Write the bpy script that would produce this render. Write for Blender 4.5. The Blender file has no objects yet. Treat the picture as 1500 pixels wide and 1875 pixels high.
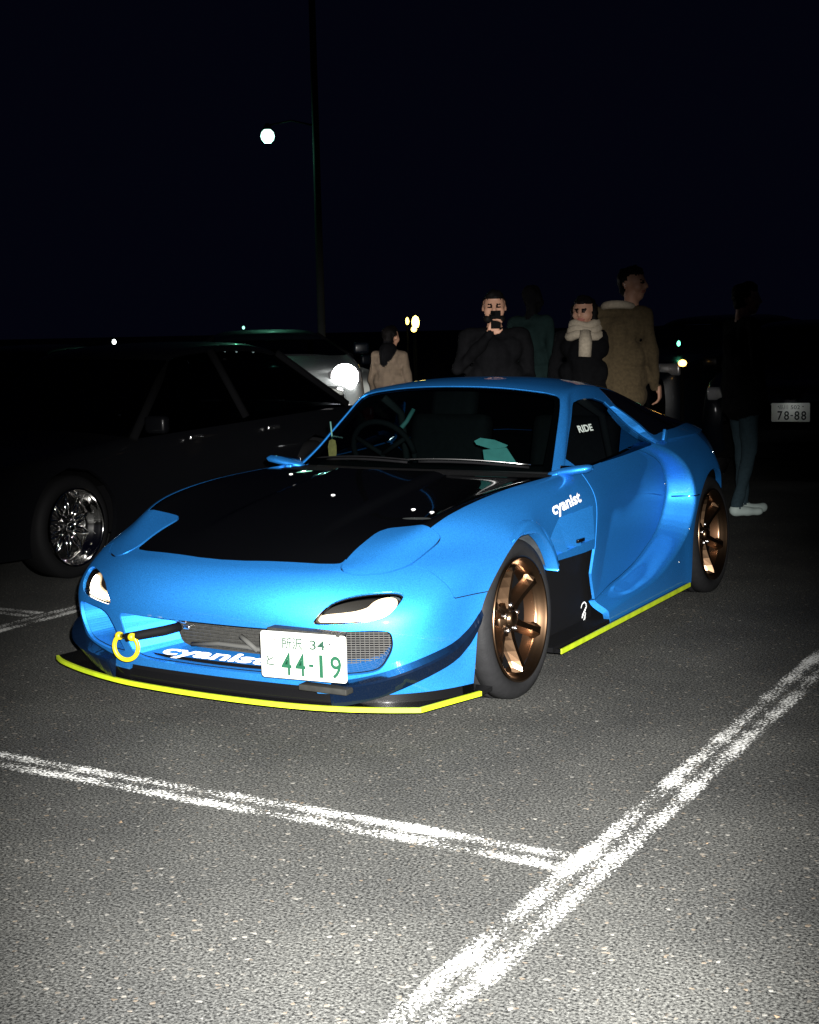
import bpy, bmesh, math, random
import numpy as np
from mathutils import Vector, Matrix, Euler
random.seed(7); rng=np.random.default_rng(7)
sc=bpy.context.scene
COL=sc.collection
R_=math.radians
# ------------------------------------------------------------------ camera
CAM=np.array([3.185,-4.915,1.444]); YAW,PITCH,ROLL,FPX=0.517,0.1293,-0.0220,2589.0
cd=bpy.data.cameras.new('camera'); cam=bpy.data.objects.new('camera',cd); COL.objects.link(cam); sc.camera=cam
_f=Vector((-math.sin(YAW)*math.cos(PITCH),math.cos(YAW)*math.cos(PITCH),-math.sin(PITCH)))
_r0=Vector((math.cos(YAW),math.sin(YAW),0)); _u0=_r0.cross(_f)
_r=_r0*math.cos(ROLL)+_u0*math.sin(ROLL); _u=-_r0*math.sin(ROLL)+_u0*math.cos(ROLL)
cam.matrix_world=Matrix(((_r.x,_u.x,-_f.x,CAM[0]),(_r.y,_u.y,-_f.y,CAM[1]),(_r.z,_u.z,-_f.z,CAM[2]),(0,0,0,1)))
cd.sensor_fit='HORIZONTAL'; cd.sensor_width=24.0; cd.lens=FPX/1500*24.0; cd.clip_start=0.05; cd.clip_end=2000
# ------------------------------------------------------------------ night sky
w=bpy.data.worlds.new('World'); sc.world=w; w.use_nodes=True
bg=w.node_tree.nodes['Background']; bg.inputs['Color'].default_value=(0.25,0.30,1.0,1); bg.inputs['Strength'].default_value=0.0034
# ------------------------------------------------------------------ the photographer's flash (a small lamp held over the lens)
fl=bpy.data.lights.new('camera_flash','SPOT'); flo=bpy.data.objects.new('camera_flash',fl); COL.objects.link(flo)
fl.energy=12900; fl.color=(1.0,.985,.95); fl.shadow_soft_size=.016; fl.spot_size=R_(54); fl.spot_blend=1.0
flo.matrix_world=cam.matrix_world @ Matrix.Translation((0.05,0.075,-.02)) @ Matrix.Rotation(R_(.9),4,'Y') @ Matrix.Rotation(R_(-14.0),4,'X') @ Matrix.Diagonal((.75,1,1,1))
sc.view_settings.view_transform='Standard'; sc.view_settings.look='None'; sc.view_settings.exposure=0.0; sc.view_settings.gamma=1.0
sc.cycles.max_bounces=8; sc.cycles.transparent_max_bounces=12; sc.cycles.caustics_reflective=False; sc.cycles.caustics_refractive=False
# ------------------------------------------------------------------ materials
def newmat(name):
    m=bpy.data.materials.new(name); m.use_nodes=True; nt=m.node_tree
    return m,nt,nt.nodes['Principled BSDF']
def setp(b,**k):
    for a,v in k.items(): b.inputs[a.replace('_',' ')].default_value=v
def plain(name,col,rough=.5,metal=0.,coat=0.,spec=None,emit=None,es=0.,noise=0.,nscale=40.,bump=0.,bscale=200.):
    m,nt,b=newmat(name)
    if spec is None: spec=.06 if max(col)<.07 and metal<.5 else .4
    setp(b,Base_Color=(*col,1),Roughness=rough,Metallic=metal); b.inputs['Coat Weight'].default_value=coat
    b.inputs['Coat Roughness'].default_value=.04; b.inputs['Specular IOR Level'].default_value=spec
    if emit: b.inputs['Emission Color'].default_value=(*emit,1); b.inputs['Emission Strength'].default_value=es
    tc=nt.nodes.new('ShaderNodeTexCoord')
    if noise:
        n=nt.nodes.new('ShaderNodeTexNoise'); n.inputs['Scale'].default_value=nscale; n.inputs['Detail'].default_value=5
        nt.links.new(tc.outputs['Object'],n.inputs['Vector'])
        mx=nt.nodes.new('ShaderNodeMix'); mx.data_type='RGBA'
        mx.inputs[6].default_value=(*[c*(1-noise) for c in col],1); mx.inputs[7].default_value=(*[min(1,c*(1+noise)) for c in col],1)
        nt.links.new(n.outputs['Fac'],mx.inputs[0]); nt.links.new(mx.outputs[2],b.inputs['Base Color'])
    if bump:
        n=nt.nodes.new('ShaderNodeTexNoise'); n.inputs['Scale'].default_value=bscale; n.inputs['Detail'].default_value=3
        nt.links.new(tc.outputs['Object'],n.inputs['Vector'])
        bp=nt.nodes.new('ShaderNodeBump'); bp.inputs['Strength'].default_value=bump; bp.inputs['Distance'].default_value=.004
        nt.links.new(n.outputs['Fac'],bp.inputs['Height']); nt.links.new(bp.outputs['Normal'],b.inputs['Normal'])
    return m
def glass(name,tint,gloss=1.0):
    """window glass: tinted transparency under a fresnel reflection"""
    m=bpy.data.materials.new(name); m.use_nodes=True; nt=m.node_tree; nt.nodes.clear()
    o=nt.nodes.new('ShaderNodeOutputMaterial'); mx=nt.nodes.new('ShaderNodeMixShader'); t=nt.nodes.new('ShaderNodeBsdfTransparent')
    g=nt.nodes.new('ShaderNodeBsdfGlossy'); fr=nt.nodes.new('ShaderNodeLayerWeight'); fr.inputs['Blend'].default_value=.5
    pw=nt.nodes.new('ShaderNodeMath'); pw.operation='POWER'; pw.inputs[1].default_value=5.; nt.links.new(fr.outputs['Facing'],pw.inputs[0])
    sch=nt.nodes.new('ShaderNodeMath'); sch.operation='MULTIPLY_ADD'; sch.inputs[1].default_value=.95; sch.inputs[2].default_value=.045; nt.links.new(pw.outputs[0],sch.inputs[0])
    g.inputs['Roughness'].default_value=.01; t.inputs['Color'].default_value=(*tint,1)
    ml=nt.nodes.new('ShaderNodeMath'); ml.operation='MULTIPLY'; ml.inputs[1].default_value=gloss
    nt.links.new(sch.outputs[0],ml.inputs[0]); nt.links.new(ml.outputs[0],mx.inputs[0])
    nt.links.new(t.outputs[0],mx.inputs[1]); nt.links.new(g.outputs[0],mx.inputs[2]); nt.links.new(mx.outputs[0],o.inputs[0])
    return m
def paint(name,col,rough=.42,flake=0.,coat=1.0):
    m,nt,b=newmat(name); setp(b,Base_Color=(*col,1),Roughness=rough,Metallic=flake); b.inputs['Specular IOR Level'].default_value=.1; b.inputs['Coat Weight'].default_value=coat; b.inputs['Coat Roughness'].default_value=.03
    tc=nt.nodes.new('ShaderNodeTexCoord'); n=nt.nodes.new('ShaderNodeTexNoise'); n.inputs['Scale'].default_value=3.0; n.inputs['Detail'].default_value=6
    nt.links.new(tc.outputs['Object'],n.inputs['Vector'])
    mx=nt.nodes.new('ShaderNodeMix'); mx.data_type='RGBA'; mx.inputs[6].default_value=(*[c*.95 for c in col],1); mx.inputs[7].default_value=(*[min(1,c*1.05) for c in col],1)
    nt.links.new(n.outputs['Fac'],mx.inputs[0]); nt.links.new(mx.outputs[2],b.inputs['Base Color'])
    if flake:
        n3=nt.nodes.new('ShaderNodeTexNoise'); n3.inputs['Scale'].default_value=330.; n3.inputs['Detail'].default_value=2; nt.links.new(tc.outputs['Object'],n3.inputs['Vector'])
        r3=nt.nodes.new('ShaderNodeMapRange'); r3.inputs[1].default_value=.3; r3.inputs[2].default_value=.7; r3.inputs[3].default_value=.76; r3.inputs[4].default_value=1.24; nt.links.new(n3.outputs['Fac'],r3.inputs[0])
        m3=nt.nodes.new('ShaderNodeVectorMath'); m3.operation='SCALE'; nt.links.new(mx.outputs[2],m3.inputs[0]); nt.links.new(r3.outputs[0],m3.inputs['Scale']); nt.links.new(m3.outputs[0],b.inputs['Base Color'])
    n2=nt.nodes.new('ShaderNodeTexNoise'); n2.inputs['Scale'].default_value=260.; n2.inputs['Detail'].default_value=1
    nt.links.new(tc.outputs['Object'],n2.inputs['Vector']); bp=nt.nodes.new('ShaderNodeBump'); bp.inputs['Strength'].default_value=.02; bp.inputs['Distance'].default_value=.001
    nt.links.new(n2.outputs['Fac'],bp.inputs['Height']); nt.links.new(bp.outputs['Normal'],b.inputs['Coat Normal'])
    return m
def carbon(name,col=(.0006,.00065,.0008)):
    m,nt,b=newmat(name); setp(b,Base_Color=(*col,1),Roughness=.22); b.inputs['Specular IOR Level'].default_value=.0; b.inputs['Coat Weight'].default_value=.8; b.inputs['Coat Roughness'].default_value=.03
    tc=nt.nodes.new('ShaderNodeTexCoord'); ck=nt.nodes.new('ShaderNodeTexChecker'); ck.inputs['Scale'].default_value=260
    ck.inputs['Color1'].default_value=(*col,1); ck.inputs['Color2'].default_value=(*[c*2.2 for c in col],1)
    nt.links.new(tc.outputs['Object'],ck.inputs['Vector']); nt.links.new(ck.outputs['Color'],b.inputs['Base Color'])
    return m
BLUE=paint('blue_paint',(.022,.200,.575),.57,flake=.86)
CARB=carbon('black_carbon'); BLK=plain('black_gloss',(.0022,.0022,.0025),.20,coat=.5,spec=.15); MATT=plain('matt_black',(.0024,.0024,.0028),.75,noise=.3)
DARK=plain('dark_inner',(.0015,.0015,.0018),.9,spec=.05); LINER=plain('wheel_liner',(.022,.025,.028),.85,noise=.7,nscale=25,bump=.5,bscale=40)
YEL=plain('lime_edge',(.25,.325,.006),.55,noise=.45,nscale=18); TOWY=plain('tow_yellow',(.36,.28,.004),.45)
WHT=plain('white_vinyl',(.80,.80,.80),.5); PLATEW=plain('plate_white',(.23,.23,.212),.5,spec=.2); PLATEG=plain('plate_green',(.002,.030,.014),.6,spec=.2); GREYTXT=plain('plate_grey_green',(.004,.022,.013),.6,spec=.2)
STEEL=plain('steel',(.55,.55,.55),.25,metal=1.0); CHROME=plain('chrome',(.85,.84,.82),.08,metal=1.0)
BRONZE=plain('bronze',(.14,.085,.050),.28,metal=1.0); CANARD=plain('blue_black_gloss',(.0011,.0032,.0090),.25,coat=.4,spec=.06); RUBD=plain('dark_rubber',(.0035,.0035,.0038),.7); BARREL=plain('shaded_bronze',(.05,.026,.014),.45,metal=1.0); RUB=plain('tyre_rubber',(.0085,.0085,.009),.62,noise=.25,bump=.25,bscale=120)  # BARREL: bronze with the shade inside the rim put into its colour
GREYM=plain('core_grey',(.022,.022,.0205),.55,metal=.3,noise=.5,nscale=60,bump=.6,bscale=150)
GLASS=glass('window_glass',(.27,.34,.34)); GLASSD=glass('tinted_glass',(.30,.34,.36)); PRIV=glass('privacy_glass',(.05,.055,.06),.6); LENS=glass('lamp_lens',(.96,.96,.94),.8)
# ------------------------------------------------------------------ object helpers
def link(o,parent=None):
    COL.objects.link(o)
    if parent is not None: o.parent=parent
    return o
def mk(name,V,F,mat,parent=None,smooth=True,mats=None,mi=None):
    me=bpy.data.meshes.new(name); me.from_pydata([tuple(map(float,v)) for v in V],[],[tuple(map(int,f)) for f in F]); me.update()
    for m in (mats or [mat]): me.materials.append(m)
    if smooth is True: me.polygons.foreach_set('use_smooth',[True]*len(me.polygons))
    elif smooth is not False: me.polygons.foreach_set('use_smooth',[bool(s) for s in smooth])
    if mi is not None: me.polygons.foreach_set('material_index',[int(i) for i in mi])
    return link(bpy.data.objects.new(name,me),parent)
def empty(name,loc=(0,0,0),rz=0.,parent=None):
    o=bpy.data.objects.new(name,None); o.location=loc; o.rotation_euler=(0,0,rz); o.empty_display_size=.2; return link(o,parent)
def tag(o,label=None,cat=None,group=None,kind=None):
    if label: o['label']=label
    if cat: o['category']=cat
    if group: o['group']=group
    if kind: o['kind']=kind
    return o
class MB:
    """collects shapes into one mesh"""
    def __init__(s): s.V=[]; s.F=[]; s.S=[]
    def add(s,V,F,sm=False):
        b=len(s.V); s.V+= [tuple(v) for v in V]; s.F+=[tuple(i+b for i in f) for f in F]; s.S+=[sm]*len(F); return s
    def box(s,c,d,rot=None,bev=0.0):
        bm=bmesh.new(); bmesh.ops.create_cube(bm,size=1.0); bmesh.ops.scale(bm,vec=d,verts=bm.verts)
        if bev: bmesh.ops.bevel(bm,geom=list(bm.edges),offset=bev,segments=2,affect='EDGES',profile=.6)
        M=Matrix.Translation(c) @ (rot.to_4x4() if rot is not None else Matrix.Identity(4)); bm.transform(M)
        bm.verts.index_update(); s.add([v.co[:] for v in bm.verts],[[v.index for v in f.verts] for f in bm.faces],bool(bev)); bm.free(); return s
    def lathe(s,prof,n=48,M=None,closed=False):
        """profile of (r,x) turned about the X axis"""
        V=[];F=[]; m=len(prof)
        for k in range(n):
            a=2*math.pi*k/n
            for r,x in prof: V.append(Vector((x,r*math.cos(a),r*math.sin(a))))
        for k in range(n):
            k2=(k+1)%n
            for i in range(m if closed else m-1):
                j=(i+1)%m; F.append((k*m+i,k*m+j,k2*m+j,k2*m+i))
        if M is not None: V=[M@v for v in V]
        return s.add([v[:] for v in V],F,True)
    def tube(s,pts,r,n=8,cap=True):
        pts=[Vector(p) for p in pts]; rr=r if hasattr(r,'__len__') else [r]*len(pts); V=[];F=[]; up=None
        for i,p in enumerate(pts):
            t=(pts[min(i+1,len(pts)-1)]-pts[max(i-1,0)]).normalized()
            if up is None: up=Vector((0,0,1)) if abs(t.z)<.9 else Vector((1,0,0))
            a=t.cross(up).normalized(); b=a.cross(t).normalized(); up=b
            for k in range(n):
                q=2*math.pi*k/n; V.append((p+(a*math.cos(q)+b*math.sin(q))*rr[i])[:])
        for i in range(len(pts)-1):
            for k in range(n): k2=(k+1)%n; F.append((i*n+k,i*n+k2,(i+1)*n+k2,(i+1)*n+k))
        if cap: F.append(tuple(range(n))[::-1]); F.append(tuple(range((len(pts)-1)*n,len(pts)*n)))
        return s.add(V,F,True)
    def prism(s,poly,h,M=None,bev=0.):
        """2-D outline in local XY extruded to z=h"""
        n=len(poly); V=[Vector((x,y,0)) for x,y in poly]+[Vector((x,y,h)) for x,y in poly]
        F=[tuple(range(n))[::-1],tuple(range(n,2*n))]+[(i,(i+1)%n,n+(i+1)%n,n+i) for i in range(n)]
        if M is not None: V=[M@v for v in V]
        return s.add([v[:] for v in V],F,False)
    def build(s,name,mat,parent=None):
        return mk(name,s.V,s.F,mat,parent,smooth=s.S)
def frame(o,x,y):
    """matrix with local X along x and local Y near y"""
    x=Vector(x).normalized(); z=x.cross(Vector(y)).normalized(); y=z.cross(x); o=Vector(o)
    return Matrix(((x.x,y.x,z.x,o.x),(x.y,y.y,z.y,o.y),(x.z,y.z,z.z,o.z),(0,0,0,1)))
def text(name,body,h,M,mat,parent,bold=0.,ext=.0006,sx=1.0,shear=0.,align='CENTER',w=None):
    cu=bpy.data.curves.new('txt','FONT'); cu.body=body; cu.size=1.0; cu.offset=bold; cu.extrude=0; cu.shear=shear; cu.resolution_u=3
    o=bpy.data.objects.new('txt',cu); COL.objects.link(o); dg=bpy.context.evaluated_depsgraph_get()
    me=bpy.data.meshes.new_from_object(o.evaluated_get(dg)); bpy.data.objects.remove(o)
    co=np.array([v.co[:] for v in me.vertices]); F=[tuple(p.vertices) for p in me.polygons]
    lo,hi=co.min(0),co.max(0); co=(co-(lo+hi)/2); k=h/(hi[1]-lo[1]); co*=k; co[:,0]*=sx if w is None else w/((hi[0]-lo[0])*k)
    V=[(M@Vector((x,y,ext)))[:] for x,y,_ in co]
    return mk(name,V,F,mat,parent,smooth=False)
# ------------------------------------------------------------------ smooth surfaces and panel cutting
# ---------- smooth surface helpers ----------
def bspl(P,n,sym=False):
    """cubic B-spline along axis 0, n samples per span; ends clamped; sym mirrors x over the first row"""
    P=np.asarray(P,float)
    def ext(Q):
        if sym: a=Q[1]*np.array([-1,1,1])
        else: a=2*Q[0]-Q[1]
        return np.concatenate([a[None],Q,(2*Q[-1]-Q[-2])[None]])
    def knots(Q):
        E=ext(Q); return (E[:-2]+4*E[1:-1]+E[2:])/6
    Q=P.copy()
    for _ in range(6): Q=Q+0.9*(P-knots(Q))
    E=ext(Q); out=[]
    N=len(P)-1
    for i in range(N):
        for k in range(n):
            t=k/n
            w=np.array([(1-t)**3,3*t**3-6*t**2+4,-3*t**3+3*t**2+3*t+1,t**3])/6
            out.append(np.tensordot(w,E[i:i+4],1))
    t=1.0; w=np.array([0,1,4,1])/6
    out.append(np.tensordot(w,E[N-1:N+3],1))
    return np.array(out)
def patch(G,nr,nc,sym=True):
    G=np.asarray(G,float)
    A=bspl(G,nr)                                  # rows
    B=bspl(np.swapaxes(A,0,1),nc,sym)             # columns from the centre line
    return np.swapaxes(B,0,1)
# ---------- master surface of the nose, bonnet and front wings (left half, x>=0) ----------
FRONT=[
 [(0,-.80,.150),(.25,-.795,.150),(.45,-.775,.150),(.58,-.735,.150),(.69,-.68,.150),(.79,-.585,.150),(.85,-.487,.150),(.880,-.415,.150)],
 [(0,-.835,.25),(.25,-.825,.25),(.45,-.805,.25),(.585,-.765,.25),(.71,-.71,.25),(.81,-.60,.25),(.857,-.485,.25),(.890,-.412,.25)],
 [(0,-.868,.37),(.25,-.862,.37),(.45,-.835,.37),(.60,-.785,.365),(.735,-.715,.36),(.825,-.60,.36),(.866,-.478,.355),(.896,-.405,.345)],
 [(0,-.885,.45),(.25,-.875,.45),(.46,-.835,.45),(.615,-.77,.45),(.75,-.69,.45),(.832,-.572,.45),(.870,-.445,.445),(.900,-.368,.435)],
 [(0,-.862,.525),(.25,-.850,.525),(.46,-.80,.525),(.62,-.715,.525),(.75,-.615,.525),(.832,-.497,.522),(.874,-.375,.512),(.903,-.305,.500)],
 [(0,-.805,.580),(.25,-.79,.582),(.455,-.735,.583),(.615,-.63,.588),(.737,-.52,.590),(.825,-.40,.585),(.877,-.285,.572),(.905,-.228,.556)],
 [(0,-.72,.610),(.25,-.705,.611),(.455,-.650,.611),(.61,-.53,.640),(.71,-.41,.650),(.812,-.285,.640),(.879,-.185,.620),(.906,-.145,.606)],
 [(0,-.50,.668),(.25,-.50,.668),(.465,-.475,.668),(.605,-.38,.70),(.690,-.29,.724),(.812,-.155,.700),(.880,-.08,.666),(.907,-.055,.645)],
 [(0,-.15,.727),(.25,-.15,.727),(.48,-.135,.732),(.625,-.10,.753),(.710,-.065,.766),(.812,-.005,.735),(.880,.02,.677),(.907,.03,.650)],
 [(0,.18,.772),(.25,.18,.772),(.48,.185,.773),(.635,.19,.784),(.718,.20,.788),(.812,.17,.750),(.878,.13,.674),(.905,.12,.640)],
 [(0,.43,.805),(.25,.44,.804),(.48,.47,.800),(.635,.49,.797),(.720,.50,.796),(.800,.42,.758),(.862,.24,.655),(.885,.20,.605)],
 [(0,.62,.832),(.25,.645,.828),(.48,.715,.815),(.635,.78,.804),(.722,.82,.798),(.795,.74,.757),(.845,.42,.620),(.866,.28,.520)],
]
def front_master(nr=10,nc=10): return patch(FRONT,nr,nc)

def grid(S):
    Rn,Cn=S.shape[:2]; V=S.reshape(-1,3)
    F=[(i*Cn+j,i*Cn+j+1,(i+1)*Cn+j+1,(i+1)*Cn+j) for i in range(Rn-1) for j in range(Cn-1)]
    du=np.gradient(S,axis=0); dv=np.gradient(S,axis=1); N=np.cross(dv,du).reshape(-1,3); N/=np.linalg.norm(N,axis=1)[:,None]+1e-12
    return V,F,N
def clip(V,F,N,d):
    """keep the part of the mesh where d<0, cutting faces exactly"""
    V=list(map(np.asarray,V)); N=list(N); d=list(d); out=[]; cache={}
    for f in F:
        s=[d[i]<0 for i in f]
        if all(s): out.append(tuple(f)); continue
        if not any(s): continue
        poly=[]
        for a,b in zip(f,f[1:]+f[:1] if isinstance(f,tuple) else f[1:]+f[:1]):
            if d[a]<0: poly.append(a)
            if (d[a]<0)!=(d[b]<0):
                k=(min(a,b),max(a,b))
                if k not in cache:
                    t=d[a]/(d[a]-d[b]); V.append(V[a]*(1-t)+V[b]*t); n=N[a]*(1-t)+N[b]*t; N.append(n/np.linalg.norm(n)); d.append(0.); cache[k]=len(V)-1
                poly.append(cache[k])
        if len(poly)>2: out.append(tuple(poly))
    used=sorted({i for f in out for i in f}); re={u:i for i,u in enumerate(used)}
    return np.array([V[u] for u in used]).reshape(len(used),-1),[tuple(re[i] for i in f) for f in out],np.array([N[u] for u in used]).reshape(-1,3)
def sdf(P,poly):
    """signed distance to a closed outline (negative inside)"""
    P=np.asarray(P,float); poly=np.asarray(poly,float); A=poly; B=np.roll(poly,-1,0); best=np.full(len(P),1e9); ins=np.zeros(len(P),bool)
    for a,b in zip(A,B):
        e=b-a; t=np.clip(((P-a)@e)/(e@e+1e-12),0,1); best=np.minimum(best,np.linalg.norm(P-(a+t[:,None]*e),axis=1))
        c=((a[1]<=P[:,1])&(P[:,1]<b[1]))|((b[1]<=P[:,1])&(P[:,1]<a[1]))
        with np.errstate(divide='ignore',invalid='ignore'): xi=a[0]+(P[:,1]-a[1])*(b[0]-a[0])/(b[1]-a[1])
        ins^=c&(P[:,0]<xi)
    return np.where(ins,-best,best)
def smooth_loop(pts,n=8,closed=True):
    P=np.asarray(pts,float); m=len(P); out=[]
    for i in range(m if closed else m-1):
        if closed: p=[P[(i+k)%m] for k in (-1,0,1,2)]
        else: p=[P[min(max(i+k,0),m-1)] for k in (-1,0,1,2)]
        for k in range(n):
            t=k/n; out.append(.5*((2*p[1])+(-p[0]+p[2])*t+(2*p[0]-5*p[1]+4*p[2]-p[3])*t*t+(-p[0]+3*p[1]-3*p[2]+p[3])*t**3))
    if not closed: out.append(P[-1])
    return np.array(out)
def boundary(F):
    cnt={}
    for f in F:
        for a,b in zip(f,f[1:]+f[:1]): k=(min(a,b),max(a,b)); cnt.setdefault(k,[]).append((a,b))
    return [e[0] for e in cnt.values() if len(e)==1]
def panel(name,V,F,N,mat,parent,side=1,depth=.012,both=False,off=0.):
    """a skin with turned-in edges; both joins the mirror half over the centre line"""
    V=np.array(V)+np.array(N)*off; N=np.array(N); F=list(F); S=[True]*len(F)
    def rim(V,F,N):
        E=[(a,b) for a,b in boundary(F) if not (abs(V[a][0])<1e-5 and abs(V[b][0])<1e-5)]
        idx=sorted({i for e in E for i in e}); m={}; nv=[]
        for i in idx: m[i]=len(nv); nv+= [V[i],V[i]-N[i]*depth]
        return nv,[(m[b],m[a],m[a]+1,m[b]+1) for a,b in E]
    if both:
        zero=np.abs(V[:,0])<1e-5; mp=np.arange(len(V)); extra=np.where(~zero)[0]; mp2=mp.copy(); mp2[extra]=len(V)+np.arange(len(extra))
        V2=np.concatenate([V,V[extra]*[-1,1,1]]); N2=np.concatenate([N,N[extra]*[-1,1,1]])
        F=F+[tuple(int(mp2[i]) for i in f[::-1]) for f in F]; V,N=V2,N2
    elif side<0: V=V*[-1,1,1]; N=N*[-1,1,1]; F=[f[::-1] for f in F]
    S=[True]*len(F)
    if depth:
        nv,nf=rim(V,F,N); b=len(V); V=np.concatenate([V,np.array(nv)]); F=F+[tuple(i+b for i in f) for f in nf]; S+=[False]*len(nf)
    return mk(name,V,F,mat,parent,smooth=S)
# ================================================================== the blue sports car
car=empty('sports_car',(0,0,0))
tag(car,'bright blue low widebody coupe with black bonnet and lime edged splitter','car')
# ---- front skin, cut into panels
SF=front_master(12,12); fV,fF,fN=grid(SF); GAP=.0028
def fx(V): return V[:,[0,1]]
def fz(V): return V[:,[0,2]]
POP=smooth_loop([(.512,-.700),(.487,-.672),(.478,-.60),(.478,-.49),(.478,-.405),(.500,-.358),(.562,-.343),(.63,-.346),(.686,-.347),(.716,-.350),(.724,-.372),(.716,-.44),(.700,-.535),(.661,-.606),(.616,-.650),(.56,-.690)],6)
HOODP=np.array([(-.5,-.738),(0,-.738),(.107,-.733),(.25,-.712),(.324,-.698),(.40,-.682),(.460,-.664),(.474,-.655),(.474,-.60),(.474,-.49),(.474,-.405),(.497,-.352),(.562,-.337),(.63,-.340),(.676,-.344),(.686,-.29),(.700,-.18),(.708,-.065),(.714,.07),(.717,.20),(.719,.35),(.720,.50),(.721,.66),(.722,.80),(.73,1.2),(-.5,1.2)])
LAMP=smooth_loop([(.466,.425),(.480,.446),(.500,.470),(.525,.492),(.571,.510),(.632,.520),(.695,.521),(.726,.513),(.733,.500),(.726,.474),(.708,.447),(.672,.430),(.604,.421),(.517,.416),(.475,.415)],5)
MOUTH=np.array([(-.3,.391),(0,.391),(.2,.391),(.36,.392),(.400,.392),(.413,.386),(.418,.372),(.413,.32),(.405,.27),(.392,.240),(.372,.222),(.34,.212),(.28,.207),(.1,.205),(-.3,.205)])
DUCT=smooth_loop([(.512,.384),(.62,.394),(.695,.394),(.720,.382),(.722,.335),(.703,.290),(.668,.248),(.60,.230),(.50,.222),(.437,.226),(.446,.265),(.468,.335)],5)
COWLY=lambda x: .455+.0*x+.28*x*x
def regions(V):
    x,y,z=V.T; P=sdf(fx(V),POP); H=sdf(fx(V),HOODP)
    up=z-.56
    P=np.maximum(P,-up); H=np.maximum(H,-up)
    seam=np.interp(x,[.60,.703,.757,.80,.849,.92],[-.50,-.540,-.520,-.515,-.498,-.44])
    Fd=np.maximum.reduce([.478-z,seam-y,-P,-H])
    L=sdf(fz(V),LAMP); L=np.maximum(L,y+.45); M=np.maximum(sdf(fz(V),MOUTH),y+.55); D=np.maximum(sdf(fz(V),DUCT),y+.45)
    return P,H,Fd,L,M,D
def cut(V,F,N,fn):
    return clip(V,F,N,fn(V))
# bonnet (black carbon), cowl behind it, pop-up lamp covers, wings, nose
def refine(V,F,N,ds):
    for f in ds: V,F,N=clip(V,F,N,f(V))
    return V,F,N
A=refine(fV,fF,fN,[lambda V:regions(V)[1]+GAP, lambda V:V[:,1]-COWLY(V[:,0])])
HB=np.array(A[0]); # raised centre section of the bonnet, sharp-sided
def bulge(V):
    x,y,z=V.T; e=np.clip((.30-.10*np.clip((y+.6)/1.0,0,1)*-1*0-np.abs(x))/.045,0,1); e=e*e*(3-2*e); k=np.clip((y+.60)/.5,0,1); k=k*k*(3-2*k)
    return e*k*.016
HB[:,2]+=bulge(HB); hood=panel('bonnet',HB,A[1],A[2],CARB,car,both=True)
A=refine(fV,fF,fN,[lambda V:regions(V)[1]+GAP, lambda V:COWLY(V[:,0])+.006-V[:,1]])
cowl=panel('cowl',np.array(A[0])-[0,0,.012],A[1],A[2],MATT,car,both=True)
A=refine(fV,fF,fN,[lambda V:regions(V)[0]+GAP])
for s in (1,-1): o=panel('headlamp_cover',A[0],A[1],A[2],BLUE,car,side=s,off=.002,depth=.02)
A=refine(fV,fF,fN,[lambda V:regions(V)[2]+GAP*.6])
for s in (1,-1): panel('front_wing',A[0],A[1],A[2],BLUE,car,side=s)
def dn(k,g): return lambda V: -regions(V)[k]+g
SC=np.array([(.44,.10),(.437,.226),(.446,.265),(.468,.335),(.512,.384),(.62,.397),(.76,.40),(.85,.36),(.95,.36),(.95,.10)])
A=refine(fV,fF,fN,[dn(0,GAP),dn(1,GAP),dn(2,GAP*.6),dn(3,.0),dn(4,.0),dn(5,.0), lambda V:np.where(V[:,0]<.43,.176,.150)-V[:,2]])
nose=panel('bumper',A[0],A[1],A[2],BLUE,car,both=True,depth=.014)
# black shell behind the gaps
A=refine(fV,fF,fN,[dn(3,-.004),dn(4,-.004),dn(5,-.004)])
panel('inner_shell',A[0],A[1],A[2],DARK,car,both=True,depth=0,off=-.013)
# funnel walls of mouth and ducts
def surf_y(x,z):
    """front skin y at a front-view position"""
    Q=SF[:50].reshape(-1,3); k=np.argmin((Q[:,0]-abs(x))**2+(Q[:,2]-z)**2); k4=np.argsort((Q[:,0]-abs(x))**2+(Q[:,2]-z)**2)[:4]
    w=1/(1e-6+np.hypot(Q[k4,0]-abs(x),Q[k4,2]-z)); return float((Q[k4,1]*w).sum()/w.sum())
def funnel(name,poly,fn,mat,parent,close=False):
    P=[(x,surf_y(x,z)+.004,z) for x,z in poly]; Q=[fn(x,y,z) for x,y,z in P]; n=len(P)
    F=[(i,(i+1)%n,n+(i+1)%n,n+i) for i in range(n)]
    if not close: F=F[:-1]
    return mk(name,P+Q,F,mat,parent,smooth=False)
def resample(poly,m):
    out=[]
    for a,b in zip(poly[:-1],poly[1:]):
        for k in range(m): out.append(tuple(np.array(a)*(1-k/m)+np.array(b)*k/m))
    return out+[tuple(poly[-1])]
mp=[tuple(p) for p in MOUTH if p[0]>=0]; mfull=resample([(-x,z) for x,z in mp[::-1]][:-1]+mp,2)
def mback(x,y,z): return (x*.70,-.655,.235+(z-.205)*.78)
cw=[p for p in mfull]
funnel('mouth_wall',cw+[cw[0]],mback,BLUE,car)
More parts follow.
